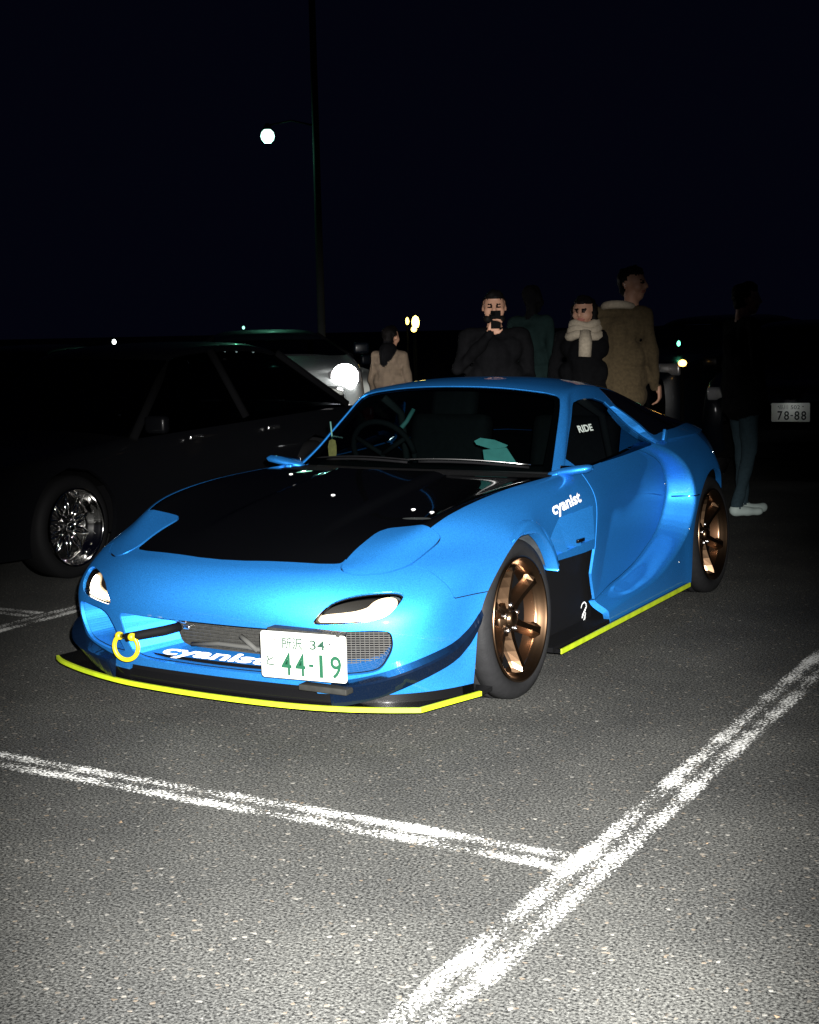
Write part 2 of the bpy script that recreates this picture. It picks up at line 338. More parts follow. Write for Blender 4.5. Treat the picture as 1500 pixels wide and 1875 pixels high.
# cooler core, tanks and fins in the mouth
co=empty('intercooler',(0,0,0),parent=car)
b=MB(); b.box((0,-.585,.31),(.66,.10,.20),bev=.006); co_m=b.build('core',GREYM,co)
b=MB()
for k in range(13): b.box((0,-.638,.222+k*.0135),(.60,.008,.0035))
b.build('fin',plain('fin_grey',(.045,.044,.041),.4,metal=.6,noise=.5,nscale=30),co)
b=MB(); b.tube([(-.22,-.66,.245),(-.08,-.668,.262),(.06,-.668,.26),(.2,-.66,.245)],.009,8); b.tube([(.02,-.665,.30),(.06,-.672,.28),(.10,-.668,.25)],.010,8); b.build('hose',plain('hose_grey',(.035,.035,.033),.6),co)
b=MB(); b.box((-.27,-.648,.335),(.055,.03,.02),bev=.004); b.box((-.245,-.65,.31),(.03,.02,.015),bev=.003); b.build('bracket',STEEL,co)
for s in (1,-1):
    dl=[(x*s,z) for x,z in DUCT]
    def dback(x,y,z,s=s): return (x-s*.075,y+.135,.245+(z-.222)*.86)
    funnel('duct_wall',dl,dback,BLUE,car,close=True)
    P=[dback(x,surf_y(x,z)-.006,z) for x,z in dl]; c0=np.mean(P,0)
    b=MB(); b.add([c0]+P,[(0,i+1,(i+1)%len(P)+1) for i in range(len(P))]); b.build('duct_back',MATT,car)
    b=MB()
    zz=np.arange(.236,.392,.0085)
    xa=(.43*s)-s*.075; xb=.73*s-s*.075
    for z in zz: b.tube([(xa,surf_y(.43,.30)+.112,z),((xa+xb)/2,surf_y(.58,.30)+.112,z),(xb,surf_y(.73,.30)+.112,z)],.0020,5,cap=False)
    for k in range(20):
        t=k/19; x=.43+.30*t; y=surf_y(x,.30)+.113; b.tube([(x*s-s*.075,y,.236),(x*s-s*.075,y,.390)],.0016,5,cap=False)
    g=b.build('duct_mesh',plain('mesh_grey',(.048,.047,.044),.5,metal=.4,noise=.3),car)
# chin shelf with the lettering
MS=frame((-.045,-.746,.2275),(1,0.02,.0),(0,.95,.30))
text('lettering','cyanist',.078,MS,WHT,car,bold=.03,ext=.004,w=.48,shear=.12)['label']='white cyanist lettering on the lower lip of the bumper'
# ---- lamps in the bumper
BULB=plain('lamp_light',(1,.95,.85),.5,emit=(1.0,.86,.64),es=11.)
HOUS=plain('lamp_housing',(.0055,.005,.0045),.5)
A=refine(fV,fF,fN,[lambda V:regions(V)[3]+.0015])
BAR=smooth_loop([(.492,.4255),(.54,.4265),(.60,.4285),(.66,.434),(.692,.448),(.706,.468),(.710,.492),(.700,.505),(.675,.506),(.655,.496),(.640,.474),(.60,.457),(.55,.448),(.505,.441),(.488,.433)],4)
AB=clip(A[0],A[1],A[2],sdf(A[0][:,[0,2]],BAR)-.001)
AG=clip(A[0],A[1],A[2],sdf(A[0][:,[0,2]],BAR)-.012); HALO=plain('lamp_halo',(.25,.2,.14),.6,emit=(1.0,.66,.36),es=.38)  # glowing ring added round the bar as its warm halo
for s in (1,-1):
    lp=empty('bumper_lamp',(0,0,0),parent=car)
    panel('lens',A[0],A[1],A[2],LENS,lp,side=s,depth=0,off=-.001)
    panel('housing',A[0],A[1],A[2],HOUS,lp,side=s,depth=0,off=-.045)
    Q=[(x*s,surf_y(x,z),z) for x,z in LAMP]; ctr=np.array([.60*s,-.70,.468])
    n=len(Q); R2=[tuple(np.array(q)+np.array([0,.046,0])) for q in Q]
    mk('bezel',Q+R2,[(i,(i+1)%n,n+(i+1)%n,n+i) for i in range(n)],BLK,lp,smooth=True)
    panel('halo',AG[0],AG[1],AG[2],HALO,lp,side=s,depth=.004,off=-.033)
    panel('light_bar',AB[0],AB[1],AB[2],BULB,lp,side=s,depth=.006,off=-.026)
# ---- lower black parts: air dam, splitter with lime edge, canards
SPL=[(-.94,-.30),(-.985,-.600),(-.90,-.655),(-.72,-.730),(-.50,-.795),(-.30,-.825),(0,-.842),(.30,-.832),(.50,-.800),(.66,-.748),(.805,-.682),(.895,-.385),(.90,-.30)]
zs=.098
top=[(x,y,zs+.016) for x,y in SPL]; bot=[(x,y,zs) for x,y in SPL]; n=len(SPL)
mk('splitter',top+bot,[tuple(range(n)),tuple(range(n,2*n))[::-1]]+[(i,n+i,n+(i+1)%n,(i+1)%n) for i in range(n)],BLK,car,smooth=False)
e=SPL[1:-1]; E1=smooth_loop(e[:10],4,closed=False).tolist()+[list(e[10])] if False else smooth_loop(e[:10],5,closed=False).tolist()+[list(e[10])]
b=MB(); V=[];F=[]
for i,(x,y) in enumerate(E1):
    p=np.array((x,y)); q=np.array(E1[min(i+1,len(E1)-1)])-np.array(E1[max(i-1,0)]); nrm=np.array((q[1],-q[0])); nrm/=np.linalg.norm(nrm)+1e-9
    o=p+nrm*.004; V+=[(o[0],o[1],zs+.000),(o[0],o[1],zs+.0168),(p[0]-nrm[0]*.008,p[1]-nrm[1]*.008,zs+.0168)]
for i in range(len(E1)-1): F+=[(3*i,3*i+3,3*i+4,3*i+1),(3*i+1,3*i+4,3*i+5,3*i+2)]
b.add(V,F); b.build('splitter_edge',YEL,car)
SK=[(-.86,-.46),(-.80,-.56),(-.70,-.65),(-.58,-.715),(-.43,-.765),(0,-.79),(.43,-.765),(.58,-.715),(.70,-.65),(.80,-.56),(.86,-.46)]; SKs=smooth_loop(SK,4,closed=False)
n=len(SKs); mk('air_dam',[(x,y,.105) for x,y in SKs]+[(x*.985,y+.01,.225) for x,y in SKs],[(i,i+1,n+i+1,n+i) for i in range(n-1)],BLK,car,smooth=True)
for s in (1,-1):
    line=smooth_loop([(.50,.200),(.593,.217),(.68,.240),(.748,.266),(.810,.294),(.849,.318),(.873,.352),(.890,.392),(.8985,.420)],6,closed=False)
    V=[];F=[];m=len(line)
    for i,(x,z) in enumerate(line):
        y=surf_y(x,z); t=i/(m-1); k=int(np.argmin((SF[:70].reshape(-1,3)[:,0]-x)**2+(SF[:70].reshape(-1,3)[:,2]-z)**2)); nn=fN[k]; nn=np.array([nn[0],nn[1],0]); nn/=np.linalg.norm(nn)
        out=.042*math.sin(math.pi*min(1,t*1.25+.12)**.8)+.010; h=.088*(1-t)**.45+.022
        p=np.array((x,y,z)); a=p+nn*.002; bb=p+nn*out+np.array((0,0,-.012)); cc=p+nn*(out+.004)+np.array((0,0,-.020)); dd=p+nn*.010+np.array((0,0,-h*.86))
        V+=[a*[s,1,1],bb*[s,1,1],cc*[s,1,1],dd*[s,1,1]]
    for i in range(m-1):
        for k in range(3): F.append((4*i+k,4*i+4+k,4*i+5+k,4*i+1+k))
    F+=[(0,1,2,3),(4*m-4,4*m-1,4*m-2,4*m-3)]
    mk('canard',V,F,CANARD,car,smooth=False)
b=MB(); b.box((.50,-.82,.185),(.20,.05,.022),bev=.004); b.build('plate_bracket',plain('bracket_grey',(.012,.012,.011),.6,noise=.4),car)
# ---- number plate
PW,PH=.330,.165
pM=Matrix.Translation((.508,-.965,.333)) @ Matrix.Rotation(R_(6.2),4,'Z') @ Matrix.Rotation(R_(90.5),4,'X')
def rrect(w,h,r,n=5):
    out=[]
    for cx,cy,a0 in ((w/2-r,h/2-r,0),(-w/2+r,h/2-r,90),(-w/2+r,-h/2+r,180),(w/2-r,-h/2+r,270)):
        for k in range(n+1): a=R_(a0+90*k/n); out.append((cx+r*math.cos(a),cy+r*math.sin(a)))
    return out
def plate(parent,M,rows,green=PLATEG,light=GREYTXT):
    b=MB(); b.prism(rrect(PW,PH,.012),.003,M); pl=b.build('number_plate',PLATEW,parent)
    for body,h,wd,x,y,bo,mt in rows: text('plate_lettering',body,h,M@Matrix.Translation((x,y,.003)),mt,pl,bold=bo,ext=.0009,w=wd)
    for x in (-.105,.105):
        b=MB(); b.lathe([(.0,.003),(.004,.0028),(.006,.0)],12,M@Matrix.Translation((x,.052,.003))@Matrix.Rotation(R_(-90),4,'Y')); b.build('bolt',STEEL,pl)
    return pl
pl=plate(car,pM,[('所沢',.042,.082,-.042,.043,.012,GREYTXT),('34',.034,.058,.056,.043,.012,GREYTXT),('と',.034,.030,-.130,-.022,.012,GREYTXT),
  ('4',.080,.040,-.066,-.030,.010,PLATEG),('4',.080,.040,-.012,-.030,.010,PLATEG),('-',.010,.018,.030,-.030,.02,PLATEG),('1',.080,.014,.068,-.030,.008,PLATEG),('9',.080,.042,.124,-.030,.010,PLATEG)])
pl['label']='white plate with green 44-19'
b=MB(); b.box((.500,-.93,.415),(.30,.05,.010),bev=.002); b.build('plate_mount',GREYM,car)
# ---- tow strap: black webbing bar and yellow shackle
tow=empty('tow_strap',(0,0,0),parent=car)
b=MB(); b.tube([(-.178,-.78,.343),(-.20,-.84,.338),(-.268,-.905,.327),(-.318,-.925,.318)],[.017,.018,.017,.016],10); b.build('webbing',MATT,tow)
b=MB(); ctr=Vector((-.318,-.927,.282))
ring=[]
for k in range(33):
    a=R_(-238+296*k/32); ring.append((ctr.x+.047*math.cos(a)*1.0,ctr.y+.012*math.cos(a),ctr.z+.047*math.sin(a)*1.06))
b.tube(ring,.0088,8); 
for x in (-.349,-.287): b.lathe([(0,-.010),(.014,-.010),(.016,0),(.014,.010),(0,.010)],14,Matrix.Translation((x,-.928,.322)))
b.build('shackle',TOWY,tow)
b=MB(); b.lathe([(0,-.035),(.009,-.035),(.009,.035),(0,.035)],12,Matrix.Translation((-.318,-.928,.322))); b.build('pin',BLK,tow)
# ---- side skin: doors, sills and rear quarters as one height field x(y,z), cut into panels
CURVE=smooth_loop([(1.50,.875),(1.70,.845),(1.92,.770),(2.020,.685),(2.055,.60),(2.04,.51),(1.93,.375),(1.66,.275),(1.40,.237),(1.16,.225),(.95,.205),(.80,.19)],6,closed=False)
DOORP=np.array(CURVE.tolist()+[[.0,.19],[.0,1.4],[1.4,1.4],[1.45,.90]])
zd=[.10,.20,.30,.42,.52,.62,.70,.76,.80,.84,.88]; xd=[.795,.788,.786,.792,.800,.806,.798,.772,.742,.715,.69]
xr=[.872,.874,.878,.884,.890,.888,.872,.846,.812,.770,.72]
def belt(y): return np.interp(y,[.2,.85,1.25,1.5,1.7,2.0,2.5,3.0,3.4],[.775,.795,.808,.820,.835,.852,.850,.83,.79])
def smooth_table(xs,vs,win):
    g=np.linspace(xs[0]-.3,xs[-1]+.3,900); v=np.interp(g,xs,vs); k=int(win/(g[1]-g[0]))|1
    for _ in range(3): v=np.convolve(np.pad(v,k//2,mode='edge'),np.ones(k)/k,'valid')
    return g,v
TD=smooth_table(zd,xd,.06); TR=smooth_table(zd,xr,.06); TY=smooth_table([.3,.92,1.3,1.7,2.2],[1,1,.25,0,0],.25); TT=smooth_table([.3,.95,1.95,2.2],[0,0,1,1.1],.3); TK=smooth_table([.3,.68,.80,.95],[1,1,0,0],.06)
def side_x(y,z):
    g=sdf(np.stack([y,z],-1),DOORP); w=np.clip((g+.012)/.060,0,1); w=w*w*(3-2*w)
    a=np.interp(z,*TD)-.050*np.clip((.92-y)/.57,0,1)*np.clip((.78-z)/.1,0,1)+.030*np.interp(z,*TK)*np.interp(y,*TY)-.012*np.sin(np.pi*np.clip((y-.95)/1.05,0,1))-.050*np.interp(y,*TT)*np.interp(z,*TK); r=np.interp(z,*TR)
    d=np.hypot(y-2.425,z-.315); r=r+.012*np.exp(-((d-.36)/.07)**2)
    r=r-.36*np.clip(y-2.50,0,1)**1.15
    return a*(1-w)+r*w
ys=np.concatenate([np.linspace(.30,1.5,61),np.linspace(1.51,2.25,120),np.linspace(2.27,3.38,40)]); NZ=110
SS=np.zeros((len(ys),NZ,3))
for i,y in enumerate(ys):
    z=np.linspace(belt(y),.105,NZ); SS[i]=np.stack([side_x(np.full(NZ,y),z),np.full(NZ,y),z],-1)
SS=np.swapaxes(SS,0,1)[::-1]         # rows upward, columns rearward
sV,sF,sN=grid(SS); 
if sN[:,0].mean()<0: sN=-sN; sF=[f[::-1] for f in sF]
def arch(V): return np.maximum(.352-np.hypot(V[:,1]-2.425,(V[:,2]-.315)*np.where(V[:,2]<.315,.25,1.0)), -9)
def wingcut(V): # lower edge of the wing panel behind the front wheel
    return np.where(V[:,1]<.905,np.interp(V[:,1],[.3,.9],[.425,.452])-V[:,2],-1.)
DF=lambda V: np.interp(V[:,2],[.10,.14,.34,.46,.9],[.965,.945,.885,.915,.915])-V[:,1]
DRr=lambda V: np.maximum(sdf(V[:,[1,2]],DOORP)+.014,-9.)
A=refine(sV,sF,sN,[wingcut,lambda V:-DF(V)+.003])
A=refine(*A,[lambda V: .448-V[:,2] if True else 0])
VENT=np.array([(.356,.625),(.853,.650),(.882,.498),(.50,.470)])
A2=refine(*A,[lambda V:-sdf(V[:,[1,2]],VENT)+.0])
for s in (1,-1): panel('wing_side',A2[0],A2[1],A2[2],BLUE,car,side=s)
for s in (1,-1):
    vt=empty('wing_vent',(0,0,0),parent=car)
    for k,(a,bq) in enumerate(((0,.34),(.34,.655),(.655,1))):
        P=[]
        for t,dx in ((a,-.030),(bq,.020)):
            tp=np.array(VENT[0])*(1-t)+np.array(VENT[1])*t; bt=np.array(VENT[3])*(1-t)+np.array(VENT[2])*t
            P.append((tp,bt,dx))
        (t0,b0,d0),(t1,b1,d1)=P
        q=[((side_x(np.array([p[0]]),np.array([p[1]]))[0]-.010+d)*s,p[0],p[1]) for p,d in ((t0,d0),(t1,d1),(b1,d1),(b0,d0))]
        q2=[(x-.03*s,y,z) for x,y,z in q]
        mk('louvre',q+q2,[(0,1,2,3),(1,5,6,2),(3,2,6,7),(0,4,5,1)],BLUE,vt,smooth=False)
    b=MB(); b.box((.822*s,.742,.512),(.012,.075,.016),bev=.003); b.build('slot',BLK,vt)
D=refine(sV,sF,sN,[lambda V:DF(V)+.003,lambda V:DRr(V)+.003])
Q=refine(sV,sF,sN,[lambda V:-DRr(V)+.0025 if True else 0,lambda V:DF(V)+.003,arch])
ARCHF=lambda V: V[:,1]-2.3
for s in (1,-1):
    d=panel('door',D[0],D[1],D[2],BLUE,car,side=s)
    panel('door_card',np.array(D[0])-[.03,0,0],D[1],D[2],DARK,car,side=s,depth=0); panel('quarter_card',np.array(Q[0])-[.035,0,0],Q[1],Q[2],DARK,car,side=s,depth=0)
    q=panel('rear_quarter',Q[0],Q[1],Q[2],BLUE,car,side=s,depth=.03)
    # side step with lime edge and black board behind the front wheel
    b=MB(); b.box((.868*s,1.19,.104),(.045,1.66,.016)); b.build('side_skirt',BLK,car)
    b=MB(); b.box((.893*s,1.19,.105),(.006,1.66,.021)); b.build('skirt_edge',YEL,car)
    mk('side_board',[(.765*s,.33,.10),(.770*s,.98,.10),(.770*s,.98,.47),(.765*s,.33,.47)],[(0,1,2,3)],MATT,car,smooth=False)
    b=MB(); b.box((.70*s,1.2,.115),(.34,1.75,.02)); b.build('floor_pan',DARK,car)
    # seam in the quarter ahead of the rear wheel
    b=MB(); yy=[(2.06,.553),(2.10,.556),(2.14,.558)]; b.tube([(float(side_x(np.array([y]),np.array([z]))[0])*s+.0005*s,y,z) for y,z in yy],.0035,5); b.build('quarter_seam',DARK,car)
    for (y,z) in ((2.02,.395),(2.035,.62),(1.90,.24)):
        b=MB(); b.lathe([(.006,0),(.005,.003),(0,.004)],10,Matrix.Translation((float(side_x(np.array([y]),np.array([z]))[0])*s,y,z)) @ (Matrix.Rotation(R_(0),4,'Z') if s>0 else Matrix.Rotation(R_(180),4,'Z'))); b.build('rivet',STEEL,car)
text('lettering','cyanist',.064,frame((.836,.555,.690),(-.045,1,.055),(-.30,0,1)),WHT,car,bold=.03,ext=.004,w=.335)['label']='white cyanist lettering on the front wing'
# emblem on the black board: bar with curved strokes
EM=frame((.7715,.895,.155),(0,1,0),(0,0,1)); b=MB()
b.prism([(-.022,-.018),(.018,.010),(.024,.026),(-.016,-.002)],.001,EM)
def stroke(b,pts,wd,M,z=.001):
    pts=smooth_loop(pts,5,closed=False); n=len(pts); V=[]
    for i,p in enumerate(pts):
        t=pts[min(i+1,n-1)]-pts[max(i-1,0)]; t/=np.linalg.norm(t); q=np.array([-t[1],t[0]])*wd/2; V+=[(M@Vector((*(p+q),z)))[:],(M@Vector((*(p-q),z)))[:]]
    b.add(V,[(2*i,2*i+1,2*i+3,2*i+2) for i in range(n-1)])
stroke(b,[(-.034,.030),(-.020,.046),(.005,.050),(.024,.040),(.030,.032)],.006,EM); stroke(b,[(.020,.036),(.030,.030),(.022,.018)],.006,EM)
stroke(b,[(.018,.002),(.012,-.022),(-.004,-.040),(-.018,-.048)],.006,EM); stroke(b,[(.004,-.006),(.0,-.024),(-.012,-.034)],.005,EM)
b.build('emblem',WHT,car)['label']='small white winged emblem on the black side board'
# ---- flare round the front wheel, standing off the wing behind the wheel
for s in (1,-1):
    V=[];F=[];m=0
    for k in range(41):
        th=R_(112-88*k/40)          # from ahead of the crown to behind the wheel
        t=np.clip((k-2)/16,0,1); t=t*t*(3-2*t)
        def at(r): return (r*math.cos(th),.315+r*math.sin(th)*1.0)
        r0,r1=.336,.336+.012+.038*t
        y0,z0=at(r0); y1,z1=at(r1)
        x0=.908; x1=.905-.012*t
        xb=float(side_x(np.array([max(y1,.31)]),np.array([min(z1,.75)]))[0])-.01
        P=[(x0-.055,y0,z0),(x0-.004,y0,z0),(x0,*at(r0+.006)),(x1+.004,*at((r0+r1)/2)),(x1,*at(r1-.006)),(x1-.008,*at(r1)),((x1-.008)*(1-t)+xb*t-.003,*at(r1+.006))]
        V+=[(x*s,y,z) for x,y,z in P]; m=len(P)
    for k in range(40):
        for j in range(m-1): F.append((k*m+j,k*m+m+j,k*m+m+j+1,k*m+j+1))
    F+=[tuple(range(40*m,41*m)),]
    mk('wheel_flare',V,F,BLUE,car,smooth=True)
# wheel wells
for s in (1,-1):
    for yc,rr,xo in ((0,.375,.86),(2.425,.350,.775)):
        b=MB(); V=[];F=[]
        for k in range(25):
            a=R_(24+176*k/24); V+=[(xo*s,yc+rr*math.cos(a),.315+rr*math.sin(a)),(.50*s,yc+rr*math.cos(a),.315+rr*math.sin(a))]
        F=[(2*k,2*k+2,2*k+3,2*k+1) for k in range(24)]; b.add(V,F,True); b.build('wheel_well',LINER,car)
# ---- wheels
def wheel(parent,x,y,s,steer=0.,R=.315,cam_deg=2.5,phase=90.,wd=.255):
    w=empty('wheel',(x*s,y,R-.004),0,parent); w.rotation_euler=(0,R_(-cam_deg*s),R_(steer)+(0 if s>0 else math.pi))
    # local +X is outward; outer face at x=0
    tp=[(.243,-.016),(.252,-.006),(.268,.0),(.285,-.004),(R-.012,-.014),(R-.004,-.026),(R,-.042)]
    for g in (.085,.125,.165): tp+=[(R,-g+.005),(R-.007,-g+.004),(R-.007,-g-.004),(R,-g-.005)]
    tp+=[(R,-wd+.042),(R-.010,-wd+.018),(.28,-wd),(.243,-wd+.012)]
    b=MB(); b.lathe(tp,64); b.build('tyre',RUB,w)
    rp=[(.247,-.008),(.247,-.002),(.240,.0),(.236,-.003),(.234,-.012),(.226,-.016),(.224,-.030),(.214,-.036),(.212,-.046)]
    b=MB(); b.lathe(rp,72); b.build('rim',BRONZE,w)
    b=MB(); b.lathe([(.212,-.046),(.205,-.075),(.203,-.20),(.228,-.235)],48); b.build('barrel',BARREL,w)
    hub=MB(); hub.lathe([(.0,-.030),(.022,-.031),(.030,-.034),(.034,-.044),(.036,-.052),(.070,-.060),(.074,-.075),(.060,-.11)],40); h=hub.build('hub',BRONZE,w)
    for k in range(5):
        a=2*math.pi*k/5+.3; b=MB(); b.lathe([(0,-.040),(.008,-.041),(.010,-.046),(.011,-.062)],8,Matrix.Translation((0,.053*math.cos(a),.053*math.sin(a)))); b.build('lug_nut',STEEL,h)
    # spokes: a beam with chamfered flanks that forks where it meets the rim
    for k in range(6):
        M=Matrix.Rotation(R_(phase+60*k),4,'X'); V=[];F=[]
        st=[(.045,.036,-.050,.055),(.085,.031,-.046,.052),(.13,.027,-.036,.048),(.17,.0265,-.024,.044),(.195,.030,-.016,.040),(.2115,.040,-.014,.036)]
        for r,hw,xf,dp in st:
            hw*=.84; pr=[(-hw-.004,xf-dp),(-hw,xf-dp*.7),(-hw*.48,xf),(hw*.48,xf),(hw,xf-dp*.7),(hw+.004,xf-dp)]
            V+=[(M@Vector((x,r,t)))[:] for t,x in pr]
        m=6
        for i in range(len(st)-1):
            for j in range(m-1): F.append((i*m+j,i*m+m+j,i*m+m+j+1,i*m+j+1))
        b=MB(); b.add(V,F,False); b.build('spoke',BRONZE,w)
    b=MB(); b.lathe([(.05,-.115),(.165,-.115),(.168,-.120),(.168,-.138),(.05,-.138)],48); b.build('brake_disc',plain('disc_steel',(.30,.29,.28),.35,metal=1.0) if 'disc_steel' not in bpy.data.materials else bpy.data.materials['disc_steel'],w)
    b=MB(); b.lathe([(.0,-.095),(.150,-.095),(.204,-.088)],36); b.build('shade_disc',DARK,w)  # dark disc standing in for the shade behind the spokes
    return w
wheel(car,.886,0,1,steer=0.,phase=96.); wheel(car,.886,0,-1,steer=0.,phase=80.)
wheel(car,.892,2.425,1,cam_deg=3.,phase=97.,wd=.275); wheel(car,.892,2.425,-1,cam_deg=3.,phase=75.,wd=.275)
# ---- cabin: windscreen, roof, pillars and glass from one upper skin
UP=[
 [(0,.585,.822),(.33,.635,.818),(.660,.80,.803),(.690,.865,.799),(.705,.885,.797),(.720,.90,.795)],
 [(0,.72,.915),(.325,.770,.905),(.627,.905,.878),(.655,.975,.867),(.690,.985,.835),(.725,.99,.798)],
 [(0,.86,1.010),(.32,.905,.997),(.598,1.0,.958),(.626,1.07,.945),(.676,1.08,.878),(.730,1.09,.803)],
 [(0,1.005,1.100),(.31,1.04,1.087),(.565,1.11,1.049),(.593,1.178,1.031),(.662,1.185,.925),(.735,1.19,.807)],
 [(0,1.14,1.163),(.30,1.16,1.152),(.533,1.205,1.122),(.562,1.268,1.098),(.650,1.275,.955),(.739,1.28,.811)],
 [(0,1.30,1.186),(.30,1.31,1.176),(.500,1.34,1.150),(.553,1.38,1.118),(.646,1.39,.965),(.743,1.40,.816)],
 [(0,1.52,1.193),(.30,1.52,1.183),(.480,1.53,1.155),(.540,1.54,1.122),(.645,1.54,.970),(.750,1.54,.824)],
 [(0,1.78,1.178),(.30,1.78,1.168),(.465,1.78,1.138),(.530,1.78,1.102),(.645,1.78,.962),(.760,1.78,.840)],
 [(0,2.05,1.135),(.30,2.05,1.125),(.455,2.05,1.094),(.525,2.05,1.060),(.645,2.05,.945),(.775,2.05,.853)],
 [(0,2.45,1.040),(.30,2.45,1.030),(.45,2.45,1.00),(.53,2.45,.972),(.655,2.45,.905),(.775,2.45,.850)],
 [(0,2.90,.905),(.30,2.90,.902),(.44,2.90,.893),(.52,2.90,.885),(.60,2.90,.868),(.67,2.90,.836)],
 [(0,3.36,.83),(.28,3.36,.83),(.36,3.36,.825),(.42,3.36,.82),(.46,3.36,.812),(.49,3.36,.792)],
]
SU=patch(UP,10,12); uV,uF,uN=grid(SU); NCU=SU.shape[1]
uI=np.repeat(np.arange(SU.shape[0]),NCU)/10.; uJ=np.tile(np.arange(NCU),SU.shape[0])/12.
UVW=np.stack([uI,uJ],-1)
def clipuv(keep):
    """cut the upper skin by a function of its (row,column) parameters"""
    V3=np.concatenate([uV,UVW],1); d=keep(UVW)
    V,F,N=clip([v for v in V3],uF,uN,d); return V[:,:3],F,N
def seq(*fs):
    V=np.concatenate([uV,UVW],1); F,N=uF,uN
    for f in fs: V,F,N=clip([v for v in V],F,N,f(V[:,3:5]))
    return V[:,:3],F,N
WS=np.array([(-.2,-1),(-.2,0),(-.2,1.0),(-.2,2.02),(.60,2.02),(2,2.03),(3.3,2.03),(3.70,2.0),(3.90,1.88),(4.0,1.6),(4.0,0),(4.0,-1)])
SWN=np.array([(.72,3.10),(.72,5.2),(7.45,5.2),(6.72,3.72),(6.50,3.40),(6.0,3.28),(4.9,3.22),(4.2,3.20),(3.9,3.14),(2,3.10)])
QW=np.array([(6.75,2.75),(6.92,3.45),(7.18,3.95),(7.62,4.72),(8.6,4.45),(9.8,3.9),(10.1,2.75)])
ws=lambda P: sdf(P,WS); sw=lambda P: sdf(P,SWN); qw=lambda P: sdf(P,QW)
BK=np.array([(6.9,-1),(6.9,1.9),(6.72,2.6),(10.2,2.6),(10.2,-1)]); bk=lambda P: sdf(P,BK)
A=seq(lambda P:-ws(P),lambda P:-sw(P),lambda P:.04-P[:,0]); panel('roof',A[0],A[1],A[2],BLUE,car,both=True,depth=.016)
panel('headliner',A[0],A[1],A[2],DARK,car,both=True,depth=0,off=-.020)
A=seq(ws); panel('windscreen',A[0],A[1],A[2],GLASS,car,both=True,depth=0,off=-.004)
def frit(P): return np.maximum(ws(P),-(ws(P)+.16))
A=seq(frit); panel('windscreen_trim',A[0],A[1],A[2],DARK,car,both=True,depth=0,off=-.007)
A=seq(sw)
for s in (1,-1): panel('side_window',A[0],A[1],A[2],GLASSD,car,side=s,depth=0,off=-.006)
A=seq(qw)
for s in (1,-1): panel('quarter_window',A[0],A[1],A[2],BLK,car,side=s,depth=.002,off=.002)
A=seq(bk); panel('hatch_glass',A[0],A[1],A[2],BLK,car,both=True,depth=.002,off=.002)
# tail panel and lamps
V=[(-.46,3.37,.80),(.46,3.37,.80),(.54,3.36,.60),(.54,3.36,.20),(-.54,3.36,.20),(-.54,3.36,.60)]
mk('tail_panel',V,[(0,1,2,5),(5,2,3,4)],BLUE,car,smooth=False)
for s in (1,-1):
    b=MB(); b.box((.34*s,3.375,.66),(.30,.02,.10),bev=.03 if False else .008); b.build('tail_lamp',plain('tail_red',(.25,.005,.005),.2) if 'tail_red' not in bpy.data.materials else bpy.data.materials['tail_red'],car)
# raised lip where the quarter meets the side glass, and its small fin
for s in (1,-1):
    pts=[]
    for t in np.linspace(0,1,9):
        i=6.62+.78*t; j=3.62+1.42*t; a=int(i*10); k=int(j*12); pts.append(SU[a,min(k,NCU-1)])
    V=[];F=[]
    for q,p in enumerate(pts):
        hgt=.030*math.sin(math.pi*min(1,.15+q/8*.85)); V+=[(p[0]*s-.004*s,p[1]-.004,p[2]),((p[0]+hgt)*s,p[1]+.006,p[2]+hgt*.4),((p[0]+hgt)*s,p[1]+.03,p[2]+hgt*.4),(p[0]*s,p[1]+.05,p[2])]
    for q in range(len(pts)-1):
        for k in range(3): F.append((4*q+k,4*q+4+k,4*q+5+k,4*q+1+k))
    mk('quarter_lip',V,F,BLUE,car,smooth=False)
    p=pts[-1]; b=MB(); b.box(((p[0]+.012)*s,p[1]+.085,p[2]+.025),(.016,.05,.06),rot=Euler((R_(-25),0,0)).to_matrix(),bev=.004); b.build('quarter_fin',BLUE,car)
text('window_lettering','RIDE',.034,frame((.6585,1.185,.964),(-.06,1,-.02),(-.42,0,1)),plain('sticker_pale',(.55,.62,.58),.5),car,bold=.03,ext=.006,w=.20)['label']='pale RIDE sticker in the side window'
# mirrors, wipers, painted bonnet glints, bonnet duct
for s in (1,-1):
    mr=empty('door_mirror',(0,0,0),parent=car)
    V=[];F=[];sec=[(.655,.792,.010,.025),(.68,.796,.014,.038),(.72,.803,.018,.048),(.78,.813,.020,.050),(.835,.821,.018,.044),(.855,.824,.010,.026)]; m=10
    for x,z,hz,hy in sec:
        for k in range(m): a=2*math.pi*k/m; V.append((x*s,.80+hy*math.cos(a)*(1.0 if math.cos(a)<0 else .5),z+hz*math.sin(a)))
    for i in range(len(sec)-1):
        for k in range(m): F.append((i*m+k,i*m+(k+1)%m,(i+1)*m+(k+1)%m,(i+1)*m+k))
    F+=[tuple(range(m))[::-1],tuple(range((len(sec)-1)*m,len(sec)*m))]
    mk('mirror_shell',V,F,BLUE,mr,smooth=True)
    b=MB(); b.box((.705*s,.765,.765),(.030,.05,.075),rot=Euler((0,R_(-8*s),0)).to_matrix(),bev=.006); b.build('mirror_stalk',BLUE,mr)
    b=MB(); b.box((.755*s,.832,.814),(.13,.004,.026),bev=.001); b.build('mirror_glass',CHROME,mr)
